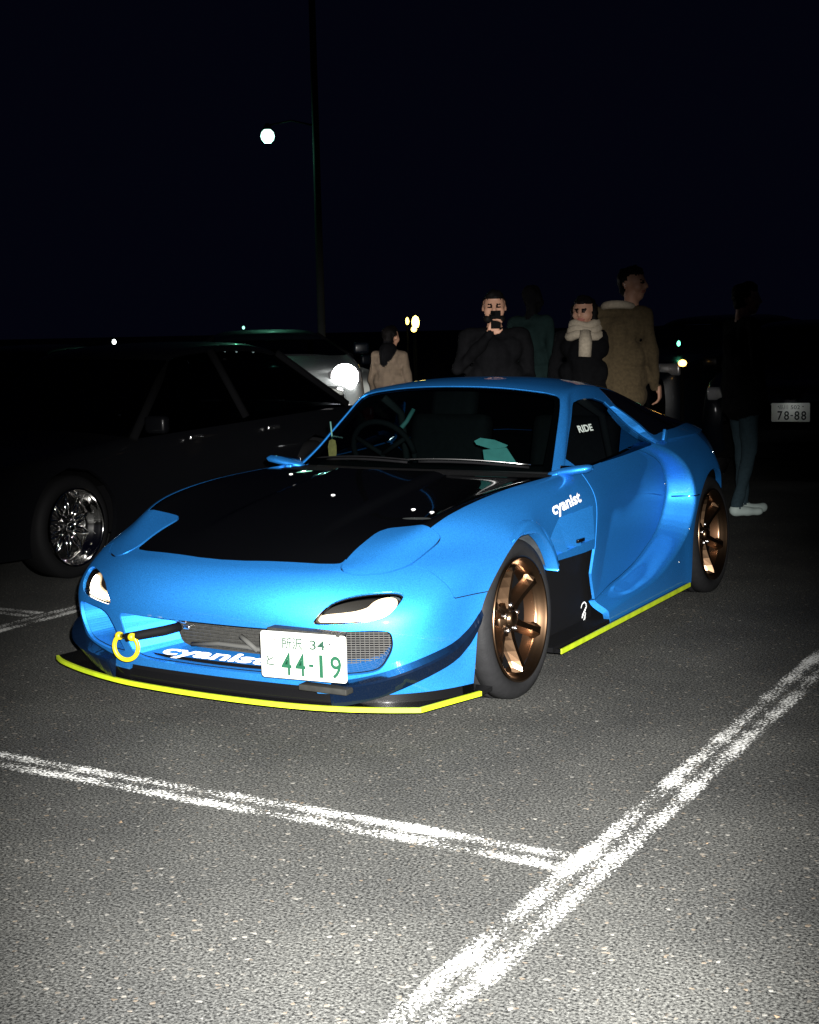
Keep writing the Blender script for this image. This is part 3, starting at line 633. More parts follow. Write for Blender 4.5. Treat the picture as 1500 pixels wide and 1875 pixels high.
for k,(xa,xb) in enumerate(((.02,.60),(-.50,.06))):
    wp=empty('wiper',(0,0,0),parent=car); P=[]
    for t in np.linspace(0,1,13):
        x=xa+(xb-xa)*t; y=float(.60+.36*(x*x)); z=float(.846-.055*(x*x)); P.append((x,y-.012,z+.012+.010*math.sin(math.pi*t)))
    b=MB(); b.tube(P,.0035,6); b.build('blade',STEEL if k==0 else MATT,wp)
    b=MB(); b.tube([(x,y-.018,z-.010) for x,y,z in P[2:]],.006,6); b.build('arm',MATT,wp)
def hood_z(x,y):
    k=np.argmin((HB[:,0]-abs(x))**2+(HB[:,1]-y)**2); return HB[k]
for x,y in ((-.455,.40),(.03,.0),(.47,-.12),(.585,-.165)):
    p=hood_z(x,y); b=MB(); b.lathe([(.0,.0045),(.005,.0042),(.008,.003),(.0095,.0)],14,Matrix.Translation((x,p[1],p[2])) @ Matrix.Rotation(R_(-90),4,'Y')); b.build('bonnet_glint',WHT,car)  # white studs added as painted glints of lamps on the bonnet
p=hood_z(.585,-.285); 
b=MB(); b.add([(.585+.062*math.cos(a),-.285+.030*math.sin(a),hood_z(.585,-.285)[2]+.0125+.10*(math.cos(a)*.02)) for a in np.linspace(0,2*math.pi,24,endpoint=False)],[tuple(range(24))]); b.build('bonnet_duct',plain('duct_grey',(.05,.055,.055),.5),car)
# ---- cabin inside
b=MB(); V=[];F=[]
for x in np.linspace(-.62,.62,9):
    q=x*x*.5; V+=[(x,.66+q,.780),(x,.74+q,.808),(x,.90+q*.6,.812),(x,1.00+q*.3,.78),(x,1.02,.60)]
for i in range(8):
    for k in range(4): F.append((5*i+k,5*i+5+k,5*i+6+k,5*i+1+k))
b.add(V,F,True); INTR=plain('cabin_trim',(.0065,.007,.0075),.8,noise=.3); b.build('dashboard',INTR,car)
b=MB(); M=Matrix.Translation((-.36,1.08,.84)) @ Matrix.Rotation(R_(-66),4,'X')
ring=[(M@Vector((.17*math.cos(a),.17*math.sin(a),0)))[:] for a in np.linspace(0,2*math.pi,33)]; b.tube(ring,.014,8)
for a in (0,120,240): b.tube([(M@Vector((0,0,-.02)))[:],(M@Vector((.165*math.cos(R_(a-30)),.165*math.sin(R_(a-30)),0)))[:]],.012,6)
b.build('steering_wheel',INTR,car)
for s in (1,-1):
    st=empty('seat',(.36*s,1.45,.30),parent=car); b=MB(); b.box((0,.02,.08),(.46,.50,.16),bev=.04); b.build('seat_cushion',INTR,st)
    b=MB(); b.box((0,.30,.38),(.46,.13,.62),rot=Euler((R_(-14),0,0)).to_matrix(),bev=.05); b.build('seat_back',INTR,st); b=MB(); b.box((0,.40,.74),(.26,.10,.18),rot=Euler((R_(-14),0,0)).to_matrix(),bev=.04); b.build('headrest',INTR,st)
b=MB(); b.tube([(-.385,1.30,.945),(-.37,1.33,.975),(-.345,1.36,1.035)],.012,6); b.build('seat_belt',plain('belt_teal',(.05,.16,.15),.7),car)
b=MB(); b.box((0,2.2,.45),(1.4,1.9,.25)); b.build('rear_floor',DARK,car)
b=MB(); b.box((0,.35,.42),(1.0,.9,.3)); b.build('engine_bay',DARK,car)
for s in (1,-1):
    b=MB(); b.tube([(.545*s,1.40,1.09),(.57*s,1.62,1.0),(.60*s,1.75,.60)],.02,8); b.build('roll_cage',plain('cage_grey',(.02,.022,.022),.6) if 'cage_grey' not in bpy.data.materials else bpy.data.materials['cage_grey'],car)
# ================================================================== ground and painted bays
def asphalt():
    m,nt,b=newmat('asphalt'); L=nt.links.new; N=nt.nodes.new
    tc=N('ShaderNodeTexCoord'); b.inputs['Roughness'].default_value=.88; b.inputs['Specular IOR Level'].default_value=.06
    v=N('ShaderNodeTexVoronoi'); v.inputs['Scale'].default_value=105.; L(tc.outputs['Object'],v.inputs['Vector'])
    n1=N('ShaderNodeTexNoise'); n1.inputs['Scale'].default_value=125.; n1.inputs['Detail'].default_value=6; n1.inputs['Roughness'].default_value=.72; L(tc.outputs['Object'],n1.inputs['Vector'])
    n2=N('ShaderNodeTexNoise'); n2.inputs['Scale'].default_value=1.7; n2.inputs['Detail'].default_value=7; L(tc.outputs['Object'],n2.inputs['Vector'])
    r=N('ShaderNodeValToRGB'); e=r.color_ramp.elements; e[0].position=.40; e[0].color=(.0015,.0017,.002,1); e[1].position=.66; e[1].color=(.098,.099,.094,1); L(n1.outputs['Fac'],r.inputs['Fac'])
    # single pale and brown stones
    sp=N('ShaderNodeSeparateColor'); L(v.outputs['Color'],sp.inputs['Color'])
    st=N('ShaderNodeValToRGB'); e=st.color_ramp.elements; e[0].position=.965; e[0].color=(0,0,0,1); e[1].position=1.0; e[1].color=(1,1,1,1); L(sp.outputs['Red'],st.inputs['Fac'])
    sc_=N('ShaderNodeMix'); sc_.data_type='RGBA'; sc_.inputs[6].default_value=(.17,.167,.155,1); sc_.inputs[7].default_value=(.11,.085,.06,1); L(sp.outputs['Green'],sc_.inputs[0])
    m1=N('ShaderNodeMix'); m1.data_type='RGBA'; L(st.outputs['Color'],m1.inputs[0]); L(r.outputs['Color'],m1.inputs[6]); L(sc_.outputs[2],m1.inputs[7])
    r2=N('ShaderNodeValToRGB'); e=r2.color_ramp.elements; e[0].position=.30; e[0].color=(.66,.66,.67,1); e[1].position=.72; e[1].color=(1.12,1.11,1.09,1); L(n2.outputs['Fac'],r2.inputs['Fac'])
    mm=N('ShaderNodeMix'); mm.data_type='RGBA'; mm.blend_type='MULTIPLY'; mm.inputs[0].default_value=1; L(m1.outputs[2],mm.inputs[6]); L(r2.outputs['Color'],mm.inputs[7]); L(mm.outputs[2],b.inputs['Base Color'])
    bp=N('ShaderNodeBump'); bp.inputs['Strength'].default_value=.35; bp.inputs['Distance'].default_value=.005
    ad=N('ShaderNodeMath'); ad.operation='SUBTRACT'; L(n1.outputs['Fac'],ad.inputs[0]); L(v.outputs['Distance'],ad.inputs[1]); L(ad.outputs[0],bp.inputs['Height']); L(bp.outputs['Normal'],b.inputs['Normal'])
    return m
def roadpaint():
    """worn white paint: chips away over the stones and along the middle of the stroke (stroke centre at local y=0)"""
    m=bpy.data.materials.new('worn_paint'); m.use_nodes=True; nt=m.node_tree; b=nt.nodes['Principled BSDF']; L=nt.links.new; N=nt.nodes.new
    b.inputs['Base Color'].default_value=(.55,.55,.53,1); b.inputs['Roughness'].default_value=.7
    tc=N('ShaderNodeTexCoord'); n=N('ShaderNodeTexNoise'); n.inputs['Scale'].default_value=88; n.inputs['Detail'].default_value=5; n.inputs['Roughness'].default_value=.75; L(tc.outputs['Object'],n.inputs['Vector'])
    n2=N('ShaderNodeTexNoise'); n2.inputs['Scale'].default_value=4.; n2.inputs['Detail'].default_value=4; L(tc.outputs['Object'],n2.inputs['Vector'])
    sx=N('ShaderNodeSeparateXYZ'); L(tc.outputs['Object'],sx.inputs[0])
    ab=N('ShaderNodeMath'); ab.operation='ABSOLUTE'; L(sx.outputs['Y'],ab.inputs[0])
    cr=N('ShaderNodeValToRGB'); e=cr.color_ramp.elements; e[0].position=0; e[0].color=(.42,.42,.42,1); e[1].position=.09; e[1].color=(.43,.43,.43,1)
    for p,cv in ((.18,.47),(.32,.50),(.60,.51),(.80,.45),(.92,.33),(1.,.18)): x=cr.color_ramp.elements.new(p); x.color=(cv,cv,cv,1)
    mu=N('ShaderNodeMath'); mu.operation='MULTIPLY'; mu.inputs[1].default_value=1/.088; L(ab.outputs[0],mu.inputs[0]); L(mu.outputs[0],cr.inputs['Fac'])
    a=N('ShaderNodeMath'); a.operation='MULTIPLY_ADD'; a.inputs[1].default_value=.46; L(n2.outputs['Fac'],a.inputs[0]); L(cr.outputs['Color'],a.inputs[2])
    s=N('ShaderNodeMath'); s.operation='SUBTRACT'; L(a.outputs[0],s.inputs[0]); L(n.outputs['Fac'],s.inputs[1])
    k=N('ShaderNodeMath'); k.operation='MULTIPLY_ADD'; k.inputs[1].default_value=26.; k.inputs[2].default_value=-6.2; k.use_clamp=True; L(s.outputs[0],k.inputs[0])
    mx=N('ShaderNodeMixShader'); t=N('ShaderNodeBsdfTransparent'); L(k.outputs[0],mx.inputs[0]); L(t.outputs[0],mx.inputs[1]); L(b.outputs[0],mx.inputs[2]); L(mx.outputs[0],nt.nodes['Material Output'].inputs[0])
    return m
m=MB(); m.add([(-600,-600,0),(600,-600,0),(600,600,0),(-600,600,0)],[(0,1,2,3)]); tag(m.build('ground',asphalt(),None),kind='structure')
RP=roadpaint()
def bay_line(x0,y0,x1,y1,wd=.176,z=.004):
    d=Vector((x1-x0,y1-y0,0)); n=d.length; b=MB(); b.add([(0,-wd/2,0),(n,-wd/2,0),(n,wd/2,0),(0,wd/2,0)],[(0,1,2,3)])
    o=b.build('bay_line',RP,None); o.location=(x0,y0,z); o.rotation_euler=(0,0,math.atan2(d.y,d.x)); tag(o,kind='structure'); return o
bay_line(-3.4,-1.515,1.755,-1.525); bay_line(1.79,-3.6,1.80,6.2,wd=.20); bay_line(-2.02,-.35,-2.02,3.4,z=.004); bay_line(-4.2,.42,-2.11,.42); 
# leaf scraps and grit on the asphalt
b=MB()
for k in range(80):
    x=random.uniform(-2.5,3.6); y=random.uniform(-3.2,4.5); s=random.uniform(.003,.011); a=random.uniform(0,6.3); q=random.uniform(.3,.8)
    if abs(x)<.95 and -.9<y<3.4: continue
    c,si=math.cos(a)*s,math.sin(a)*s; h=random.uniform(.003,.008)
    b.add([(x+c,y+si,h),(x-si*q,y+c*q,.003),(x-c,y-si,h*.8),(x+si*q,y-c*q,.004)],[(0,1,2,3)])
tag(b.build('leaf_litter',plain('dry_leaf',(.10,.068,.040),.8,noise=.7,nscale=6),None),'dry leaf scraps and grit scattered on the asphalt','litter',kind='stuff')
# ================================================================== things behind the car
def place(px,py,d):
    """point at pixel of the photograph and depth along the view axis"""
    r=Vector(_f)+Vector(_r)*((px-750)/FPX)-Vector(_u)*((py-937.5)/FPX); return Vector(CAM)+r*d
def face_cam(p): return math.atan2(CAM[0]-p[0],-(CAM[1]-p[1]))
# ---- lamp post
PO=place(585,470,25); LP=place(490,247,25); PT=place(573,0,25)
lp=empty('lamp_post',(PO.x,PO.y,0)); tag(lp,'tall thin lamp post with a lit pale green lamp on a side arm','lamp post')
b=MB(); b.lathe([(.0,0),(.13,0),(.13,.25),(.075,.32),(.062,4),(.055,9.2),(.0,9.2)],16,Matrix.Rotation(R_(-90),4,'Y')); b.build('post',plain('post_grey',(.03,.032,.03),.7,noise=.3,nscale=4),lp)
lv=Vector((LP.x-PO.x,LP.y-PO.y,0)); b=MB(); b.tube([(0,0,LP.z+.10),tuple(lv*.5+Vector((0,0,LP.z+.22))),tuple(lv+Vector((0,0,LP.z+.16)))],.016,8); b.build('arm',DARK,lp)
b=MB(); b.lathe([(.0,.20),(.03,.20),(.05,.16),(.085,.115),(.075,.09)],20,Matrix.Translation(lv+Vector((0,0,LP.z))) @ Matrix.Rotation(R_(-90),4,'Y')); b.build('lamp_hood',DARK,lp)
b=MB(); b.lathe([(.0,.125),(.06,.115),(.105,.07),(.125,.0),(.11,-.06),(.06,-.115),(0,-.125)],20,Matrix.Translation(lv+Vector((0,0,LP.z-.02))) @ Matrix.Rotation(R_(-90),4,'Y')); b.build('lamp_globe',plain('lamp_green_white',(1,1,1),.5,emit=(.50,1.0,.80),es=3.),lp)
ld=bpy.data.lights.new('lamp_light','POINT'); ld.energy=22; ld.color=(.22,1.0,.62); ld.shadow_soft_size=.03; ldo=bpy.data.objects.new('lamp_light',ld); ldo.location=tuple(lv+Vector((0,0,LP.z-.26))); link(ldo,lp)

# ---- cars in the rows behind
def background_car(name,label,loc,rz,paint_m,L=4.3,W=1.70,H=1.38,hood=.78,van=False,group=None,lamp_on=None,wheelfn=None,shade_m=None):
    c=empty(name,loc,rz); tag(c,label,'car',group); hw=W/2
    if van: st=[(-.5,.30,.62,.80),(-.485,.24,.80,.92),(-.44,.22,.90,.97),(-.32,.2,.95,1.),(0,.2,.97,1.),(.35,.2,.97,1.),(.485,.22,.96,.98),(.5,.28,.90,.93)]
    else: st=[(-.5,.30,hood-.22,.70),(-.48,.22,hood-.13,.84),(-.44,.18,hood-.08,.93),(-.34,.17,hood-.03,.985),(-.18,.17,hood+.03,1.),(0,.17,hood+.08,1.),(.2,.17,hood+.10,1.),(.36,.18,hood+.10,.985),(.46,.20,hood+.07,.94),(.5,.28,hood-.02,.86)]
    V=[];F=[]
    rows=[]
    for t,zb,zt,ww in st:
        w_=hw*ww; zm=(zb+zt)/2
        rows.append([(0,t*L,zt+.012),(w_*.55,t*L,zt+.006),(w_*.84,t*L,zt-.012),(w_*.955,t*L,zt-.055),(w_,t*L,zm+.05),(w_*.99,t*L,zm-.12),(w_*.96,t*L,zb)])
    S=patch(rows,4,4); Vg,Fg,Ng=grid(S)
    yf,yr=-.30*L,.29*L; R=.31
    for yc in (yf,yr): Vg,Fg,Ng=clip(Vg,Fg,Ng,np.where(Vg[:,0]>hw*.6,.36-np.hypot(Vg[:,1]-yc,(Vg[:,2]-R)),-1.))
    panel('body',Vg,Fg,Ng,paint_m,c,both=True,depth=.03)
    b=MB(); b.box((0,0,.36),(W*.80,L*.90,.30)); b.build('underbody',DARK,c)
    # cabin
    if van: cb=[(-.40,.96,.90),(-.26,H-.06,.80),(-.20,H,.77),(.40,H,.77),(.485,H-.05,.78),(.495,.98,.90)]
    else: cb=[(-.17,hood+.03,.90),(-.03,H-.09,.70),(.02,H-.02,.66),(.18,H,.65),(.27,H-.05,.66),(.40,hood+.12,.86)]
    zb=[z for _,z,_ in cb]
    def bz(t): return .96 if van else float(np.interp(t,[-.17,0,.2,.40],[hood+.03,hood+.08,hood+.10,hood+.105]))
    b=MB(); (t1,z1,w1),(t2,z2,w2),(t3,z3,w3),(t4,z4,w4),(t5,z5,w5),(t6,z6,w6)=cb
    def quad(nm,q,mt,par):
        q=[Vector(p) for p in q]; n=6; V=[];F=[]
        for i in range(n+1):
            for j in range(n+1):
                u,v=i/n,j/n; p=q[0]*(1-u)*(1-v)+q[1]*u*(1-v)+q[2]*u*v+q[3]*(1-u)*v; V.append(p[:])
        for i in range(n):
            for j in range(n): F.append((i*(n+1)+j,(i+1)*(n+1)+j,(i+1)*(n+1)+j+1,i*(n+1)+j+1))
        return mk(nm,V,F,mt,par,smooth=True)
    quad('windscreen',[(-hw*w1,t1*L,z1),(hw*w1,t1*L,z1),(hw*w2,t2*L,z2),(-hw*w2,t2*L,z2)],PRIV,c)
    rv=[]
    for t,z,wv in (cb[1:5]): rv.append([(0,t*L,z+.02),(hw*wv*.6,t*L,z+.014),(hw*wv*.92,t*L,z-.01),(hw*wv,t*L,z-.045)])
    Sr=patch(rv,4,4); a=grid(Sr); panel('roof',a[0],a[1],a[2],shade_m or paint_m,c,both=True,depth=.02)
    quad('rear_window',[(hw*w6,t6*L,z6),(-hw*w6,t6*L,z6),(-hw*w5,t5*L,z5),(hw*w5,t5*L,z5)],PRIV,c)
    for s in (1,-1):
        quad('side_window',[(s*hw*.955,t1*L,z1-.02),(s*hw*.955,t6*L,bz(t6)-.03),(s*hw*w5,t5*L,z5-.04),(s*hw*w2,t2*L,z2-.04)],PRIV,c)
        for ta,tb_ in ((t1,t2),(.10,.09),(t6,t5)):
            za=bz(ta)-.02; zz=float(np.interp(tb_,[x for x,_,_ in cb],zb)); wz=float(np.interp(tb_,[x for x,_,_ in cb],[q for _,_,q in cb]))
            b=MB(); b.tube([(s*hw*.95,ta*L,za),(s*hw*wz,tb_*L,zz-.03)],.03,6); b.build('pillar',DARK,c)
        b=MB(); b.box((s*(hw+.07),-.17*L+.10,bz(-.15)+.06),(.16,.07,.11),bev=.025); b.build('door_mirror',shade_m or paint_m,c)
        hl=empty('headlamp',(0,0,0),parent=c); yy=-.485*L if not van else -.5*L; zz=(hood-.15) if not van else .72
        b=MB(); b.box((s*hw*.68,yy+.01,zz),(.30,.06,.12),bev=.025); b.build('lamp_bowl',plain('bowl_grey',(.35,.35,.36),.25,metal=.6),hl)
        on=lamp_on is not None and lamp_on==s; b=MB(); b.lathe([(.075 if not on else .125,.0),(.06 if not on else .10,.022),(.03 if not on else .05,.034),(0,.038)],18,Matrix.Translation((s*hw*.68,yy-.022,zz)) @ Matrix.Rotation(R_(-90),4,'Z')); b.build('lamp_lens',plain('lit_headlamp',(1,1,1),.3,emit=(1.0,.97,.95),es=45.) if on else LENS,hl)
        b=MB(); b.box((s*hw*.80,.498*L,(hood-.02) if not van else .8),(.22,.05,.13),bev=.02); b.build('tail_lamp',plain('tl_'+name,(.20,.006,.006),.25),c)
        for k in range(2):
            b=MB(); b.box((s*(hw+.002),(-.04+.2*k)*L,hood-.02),(.02,.14,.028),bev=.006); b.build('door_handle',STEEL,c)
    b=MB(); b.box((0,-.497*L,.42),(W*.52,.03,.12),bev=.02); b.build('grille',MATT,c)
    for yc in (yf,yr):
        for s in (1,-1):
            if wheelfn: wheelfn(c,hw*.985,yc,s)
            else:
                w=empty('wheel',(hw*.985*s,yc,R),0 if s>0 else math.pi,c)
                b=MB(); b.lathe([(.215,-.02),(.23,.0),(.27,-.004),(R-.008,-.02),(R,-.04),(R,-.16),(.22,-.20)],40); b.build('tyre',RUB,w)
                b=MB(); b.lathe([(0,-.03),(.05,-.03),(.07,-.045),(.19,-.035),(.205,-.012),(.217,-.008),(.218,-.03)],40); b.build('rim',plain('alloy',(.16,.16,.17),.35,metal=1.) if 'alloy' not in bpy.data.materials else bpy.data.materials['alloy'],w)
    return c
def chrome_wheel(parent,x,y,s,R=.31):
    w=empty('wheel',(x*s,y,R),0 if s>0 else math.pi,parent)
    b=MB(); b.lathe([(.233,-.012),(.245,.0),(.275,-.002),(R-.008,-.018),(R,-.04),(R,-.20),(.24,-.22)],56); b.build('tyre',RUBD,w)
    b=MB(); b.lathe([(.236,.006),(.230,.008),(.224,.0),(.220,-.020),(.214,-.024),(.212,-.050),(.204,-.055),(.196,-.085),(.188,-.090),(.186,-.12)],72); b.build('dish',CHROME,w)
    b=MB(); b.lathe([(0,-.06),(.03,-.062),(.04,-.07),(.06,-.085),(.186,-.118)],48); b.build('centre',plain('dull_chrome',(.10,.10,.10),.25,metal=1.) if 'dull_chrome' not in bpy.data.materials else bpy.data.materials['dull_chrome'],w)
    for k in range(10):
        for dg in (-9,9):
            a0=R_(36*k+dg*.3); a1=R_(36*k+dg*2); b=MB(); b.tube([(-.075,.05*math.cos(a0),.05*math.sin(a0)),(-.07,.12*math.cos((a0+a1)/2),.12*math.sin((a0+a1)/2)),(-.082,.190*math.cos(a1),.190*math.sin(a1))],[.013,.009,.010],6); b.build('spoke',CHROME,w)
    for k in range(20):
        a=R_(18*k); b=MB(); b.lathe([(0,.006),(.004,.005),(.006,0)],6,Matrix.Translation((-.048,.208*math.cos(a),.208*math.sin(a)))); b.build('rim_bolt',CHROME,w)
    b=MB(); b.lathe([(0,-.028),(.02,-.029),(.024,-.036),(.03,-.06)],20); b.build('cap',CHROME,w)
    return w
DARKP=paint('black_paint',(.0018,.0019,.0024),.35,coat=.2); SILV=paint('silver_paint',(.26,.28,.28),.4); WHITEP=paint('white_paint',(.62,.64,.60),.45); NAVY=paint('dark_navy_paint',(.0020,.003,.005),.35,coat=.25)
# next bay: near front wheel stands at (-2.67,1.37)
background_car('parked_car','black saloon in the next bay with a chrome deep dish wheel',(-2.67-.86,1.37+.30*4.45,0),0,DARKP,L=4.45,W=1.74,H=1.36,wheelfn=chrome_wheel,group='cars parked behind')
p=place(632,690,13.0); p2=p
cB=background_car('parked_car','silver hatchback behind the roof with one headlamp shining',(0,0,0),0,SILV,L=3.9,W=1.66,H=1.44,hood=1.16,lamp_on=1,shade_m=NAVY,group='cars parked behind')  # dark roof and mirror paint stands in for faces the flash barely lights
rz=face_cam(p)+.12; lx,ly,lz=(.83*.68,-.485*3.9-.03,1.01); ca,sa=math.cos(rz),math.sin(rz)
cB.rotation_euler=(0,0,rz); cB.location=(p.x-(lx*ca-ly*sa),p.y-(lx*sa+ly*ca),p.z-lz if False else 0)
p=place(505,660,16.5); background_car('parked_car','white car seen over the sloping tail of the black saloon',(p.x,p.y,0),.9,WHITEP,L=4.2,W=1.68,H=1.38,hood=1.0,shade_m=NAVY,group='cars parked behind')  # roof and mirrors painted dark in place of missing light
p=place(20,700,17); background_car('parked_car','dark car far left whose roof edge shows faintly',(p.x,p.y,0),.2,NAVY,L=4.3,W=1.7,H=1.32,group='cars parked behind')
p=place(1448,755,12.4); rz=face_cam(p)-.10; ca,sa=math.cos(rz),math.sin(rz); ly=-.5*4.4-.05
cD=background_car('parked_car','black car at far right wearing the 78-88 plate',(p.x+ly*sa,p.y-ly*ca,0),rz,NAVY,L=4.4,W=1.75,H=1.42,hood=.95,group='cars parked behind')
pm=Matrix.Translation((0,ly,p.z)) @ Matrix.Rotation(R_(90),4,'X')
PLD=plain('plate_black_text',(.01,.012,.012),.6)
q=plate(cD,pm,[('品川',.038,.075,-.060,.045,.0,PLD),('502',.034,.078,.040,.045,.0,PLD),('7',.080,.044,-.090,-.028,.020,PLD),('8',.080,.044,-.034,-.028,.020,PLD),('-',.010,.022,.010,-.028,.02,PLD),('8',.080,.044,.054,-.028,.020,PLD),('8',.080,.044,.112,-.028,.020,PLD)])
q['label']='white plate with dark 78-88'
b=MB(); b.box((0,ly-.02,p.z+.105),(.10,.05,.022),bev=.004); b.build('added_plate_lamp',MATT,cD); ld=bpy.data.lights.new('added_plate_light','POINT'); ld.energy=.55; ld.color=(.95,1.,1.); ld.shadow_soft_size=.01; ldo=bpy.data.objects.new('added_plate_light',ld); ldo.location=(0,ly-.16,p.z+.06); link(ldo,cD)  # housing and light added only to brighten this plate
# small amber marker car behind the people on the right
p=place(1250,665,14.5); cE=background_car('parked_car','dark car behind the onlookers with an amber marker lamp glowing',(p.x-.3,p.y+1.9,0),face_cam(p)-.5,NAVY,L=4.2,W=1.68,H=1.50,hood=1.12,group='cars parked behind')
def lampdot(name,label,px,py,d,r,col,es,cat='lamp',sz=1.3,stand=True,group=None):
    p=place(px,py,d); t=empty(name,(p.x,p.y,0)); tag(t,label,cat,group)
    if stand: b=MB(); b.lathe([(0,0),(.14,0),(.13,.03),(.02,.05),(.018,p.z-r*sz),(0,p.z-r*sz)],12,Matrix.Rotation(R_(-90),4,'Y')); b.build('stand',MATT,t)
    b=MB(); b.lathe([(0,-r*sz*1.1),(r*.75,-r*sz*1.02),(r*.8,-r*sz*.9)],12,Matrix.Translation((0,0,p.z)) @ Matrix.Rotation(R_(-90),4,'Y')); b.build('lamp_base',MATT,t)
    b=MB(); b.lathe([(0,-r*sz*.9),(r*.7,-r*sz*.7),(r,0),(r*.7,r*sz*.7),(0,r*sz)],14,Matrix.Translation((0,0,p.z)) @ Matrix.Rotation(R_(-90),4,'Y')); b.build('lamp_globe',plain('glow_%d_%d'%(px,py),(1,1,1),.5,emit=col,es=es),t); return t
YC=(1.0,.72,.12)
lampdot('work_lamp','tall bright yellow lamp far behind the blue roof, upper of the stack',761,590,26,.075,YC,9.,sz=1.7,group='yellow lamps far behind')
lampdot('work_lamp','small yellow lamp directly under the tall bright yellow one',758,603,25.6,.055,YC,7.,sz=1.0,group='yellow lamps far behind')
lampdot('work_lamp','narrow yellow lamp left of the tall bright yellow one',746,588,26.4,.035,YC,6.,sz=2.2,group='yellow lamps far behind')
lampdot('lamp_or_glint','amber marker lamp glowing right of the brown jacket',1250,665,13.6,.042,(1.0,.50,.10),9.,sz=.85,group='small lamps on the right')
lampdot('lamp_or_glint','bluish white lamp by the hem of the brown jacket',1187,678,13.2,.026,(.75,.92,1.0),6.,sz=1.,group='small lamps on the right')
lampdot('lamp_or_glint','tiny green lamp above the amber marker',1243,629,15.,.020,(.15,1.0,.55),4.,sz=1.6,group='small lamps on the right')
lampdot('lamp_or_glint','tiny glowing dot for a roof glint over the black saloon, leftmost of its row',412,641,11.0,.013,(.75,1.0,.9),5.,group='lamps over the black saloon')  # this and the next two: glowing dots added for roof glints
lampdot('lamp_or_glint','tiny glowing dot for a roof glint over the black saloon, middle of its row',433,643,11.0,.010,(.75,1.0,.9),4.,group='lamps over the black saloon')
lampdot('lamp_or_glint','tiny glowing dot for a roof glint over the black saloon, rightmost of its row',464,643,11.0,.011,(.8,1.0,.9),4.,group='lamps over the black saloon')
lampdot('lamp_or_glint','faint green lamp over the white car',446,600,30.,.030,(.35,1.0,.75),2.,group='lamps over the black saloon')
lampdot('lamp_or_glint','small white lamp far left above the black saloon roof',209,626,14.5,.022,(.9,1.0,.95),5.,group='lamps over the black saloon')
# ---- people
SKIN=plain('skin',(.50,.27,.18),.55,noise=.12,nscale=30); HAIR=plain('hair',(.006,.005,.005),.6); BCOAT=plain('black_coat',(.0035,.0035,.0042),.85,noise=.4); EYE=plain('dark_eye',(.02,.012,.01),.4); LIP=plain('lip',(.36,.13,.10),.5)
BROWNJ=plain('brown_cord',(.075,.053,.026),.95,noise=.55,nscale=55,bump=.6,bscale=90); JEANS=plain('dark_jeans',(.020,.034,.042),.9,noise=.4,nscale=60); CREAM=plain('cream_knit',(.40,.34,.26),.95,noise=.35,nscale=60,bump=.5,bscale=120)
TEAL=plain('teal_jacket',(.008,.017,.0165),.9,noise=.4,nscale=20); TAN=plain('tan_jacket',(.13,.095,.066),.95,noise=.45,nscale=25); SHOE=plain('pale_shoe',(.30,.36,.34),.7); MATS=[SKIN,HAIR,BCOAT,EYE,LIP,BROWNJ,JEANS,CREAM,TEAL,TAN,SHOE,MATT]
MI={m.name:i for i,m in enumerate(MATS)}
def capsule(b,p0,p1,r0,r1,n=12,m=4):
    p0,p1=Vector(p0),Vector(p1); ax=(p1-p0); L=ax.length; t=ax/L if L>1e-6 else Vector((0,0,1))
    pts=[];rr=[]
    for k in range(m): a=math.pi/2*(1-k/m); pts.append(p0-t*r0*math.sin(a)); rr.append(max(r0*math.cos(a),.0005))
    for k in range(m+1): a=math.pi/2*k/m; pts.append(p1+t*r1*math.sin(a)); rr.append(max(r1*math.cos(a),.0005))
    b.tube([q[:] for q in pts],rr,n)
def figure(name,label,loc,rz,bones,voxel=.0105,group='onlookers behind the car',k=1.0):
    """one continuous body: limbs and features are swept, fused by a voxel remesh and coloured by the nearest bone"""
    root=empty(name,loc,rz); tag(root,label,'person',group)
    b=MB()
    for p0,p1,r0,r1,mt in bones: capsule(b,p0,p1,r0,r1)
    o=b.build('tmp',SKIN,None); md=o.modifiers.new('r','REMESH'); md.mode='VOXEL'; md.voxel_size=voxel
    ms=o.modifiers.new('s','SMOOTH'); ms.iterations=2; ms.factor=.45
    dg=bpy.context.evaluated_depsgraph_get(); me=bpy.data.meshes.new_from_object(o.evaluated_get(dg)); bpy.data.objects.remove(o)
    me.name='body'; me.materials.clear()
    for m_ in MATS: me.materials.append(m_)
    n=len(me.polygons); C=np.zeros(n*3); me.polygons.foreach_get('center',C); C=C.reshape(-1,3); best=np.full(n,1e9); mi=np.zeros(n,int)
    for p0,p1,r0,r1,mt in bones:
        p0,p1=np.array(p0),np.array(p1); e=p1-p0; t=np.clip(((C-p0)@e)/(e@e+1e-9),0,1); d=np.linalg.norm(C-(p0+t[:,None]*e),axis=1)-(r0+(r1-r0)*t)
        s=d<best; best[s]=d[s]; mi[s]=MI[mt.name]
    me.polygons.foreach_set('material_index',mi.tolist()); me.polygons.foreach_set('use_smooth',[True]*n)
    nv=len(me.vertices); cl=np.ones(nv)*9
    for p_ in me.polygons:
        m_=mi[p_.index]
        for v_ in p_.vertices: cl[v_]=min(cl[v_],0 if m_ in (MI['skin'],MI['dark_eye'],MI['lip']) else (1 if m_==MI['hair'] else 2))
    nr=[v.normal.copy() for v in me.vertices]; from mathutils import noise as mnoise
    for v_ in me.vertices:
        if cl[v_.index]==2: v_.co+=nr[v_.index]*(.016*mnoise.noise(v_.co*6.5)+.009*mnoise.noise(v_.co*Vector((17,17,9)))-.002)
        elif cl[v_.index]==1: v_.co+=nr[v_.index]*(.011*mnoise.noise(v_.co*38.)+.004)
    body=bpy.data.objects.new('body',me); link(body,root); root.scale=(k,k,k); return root
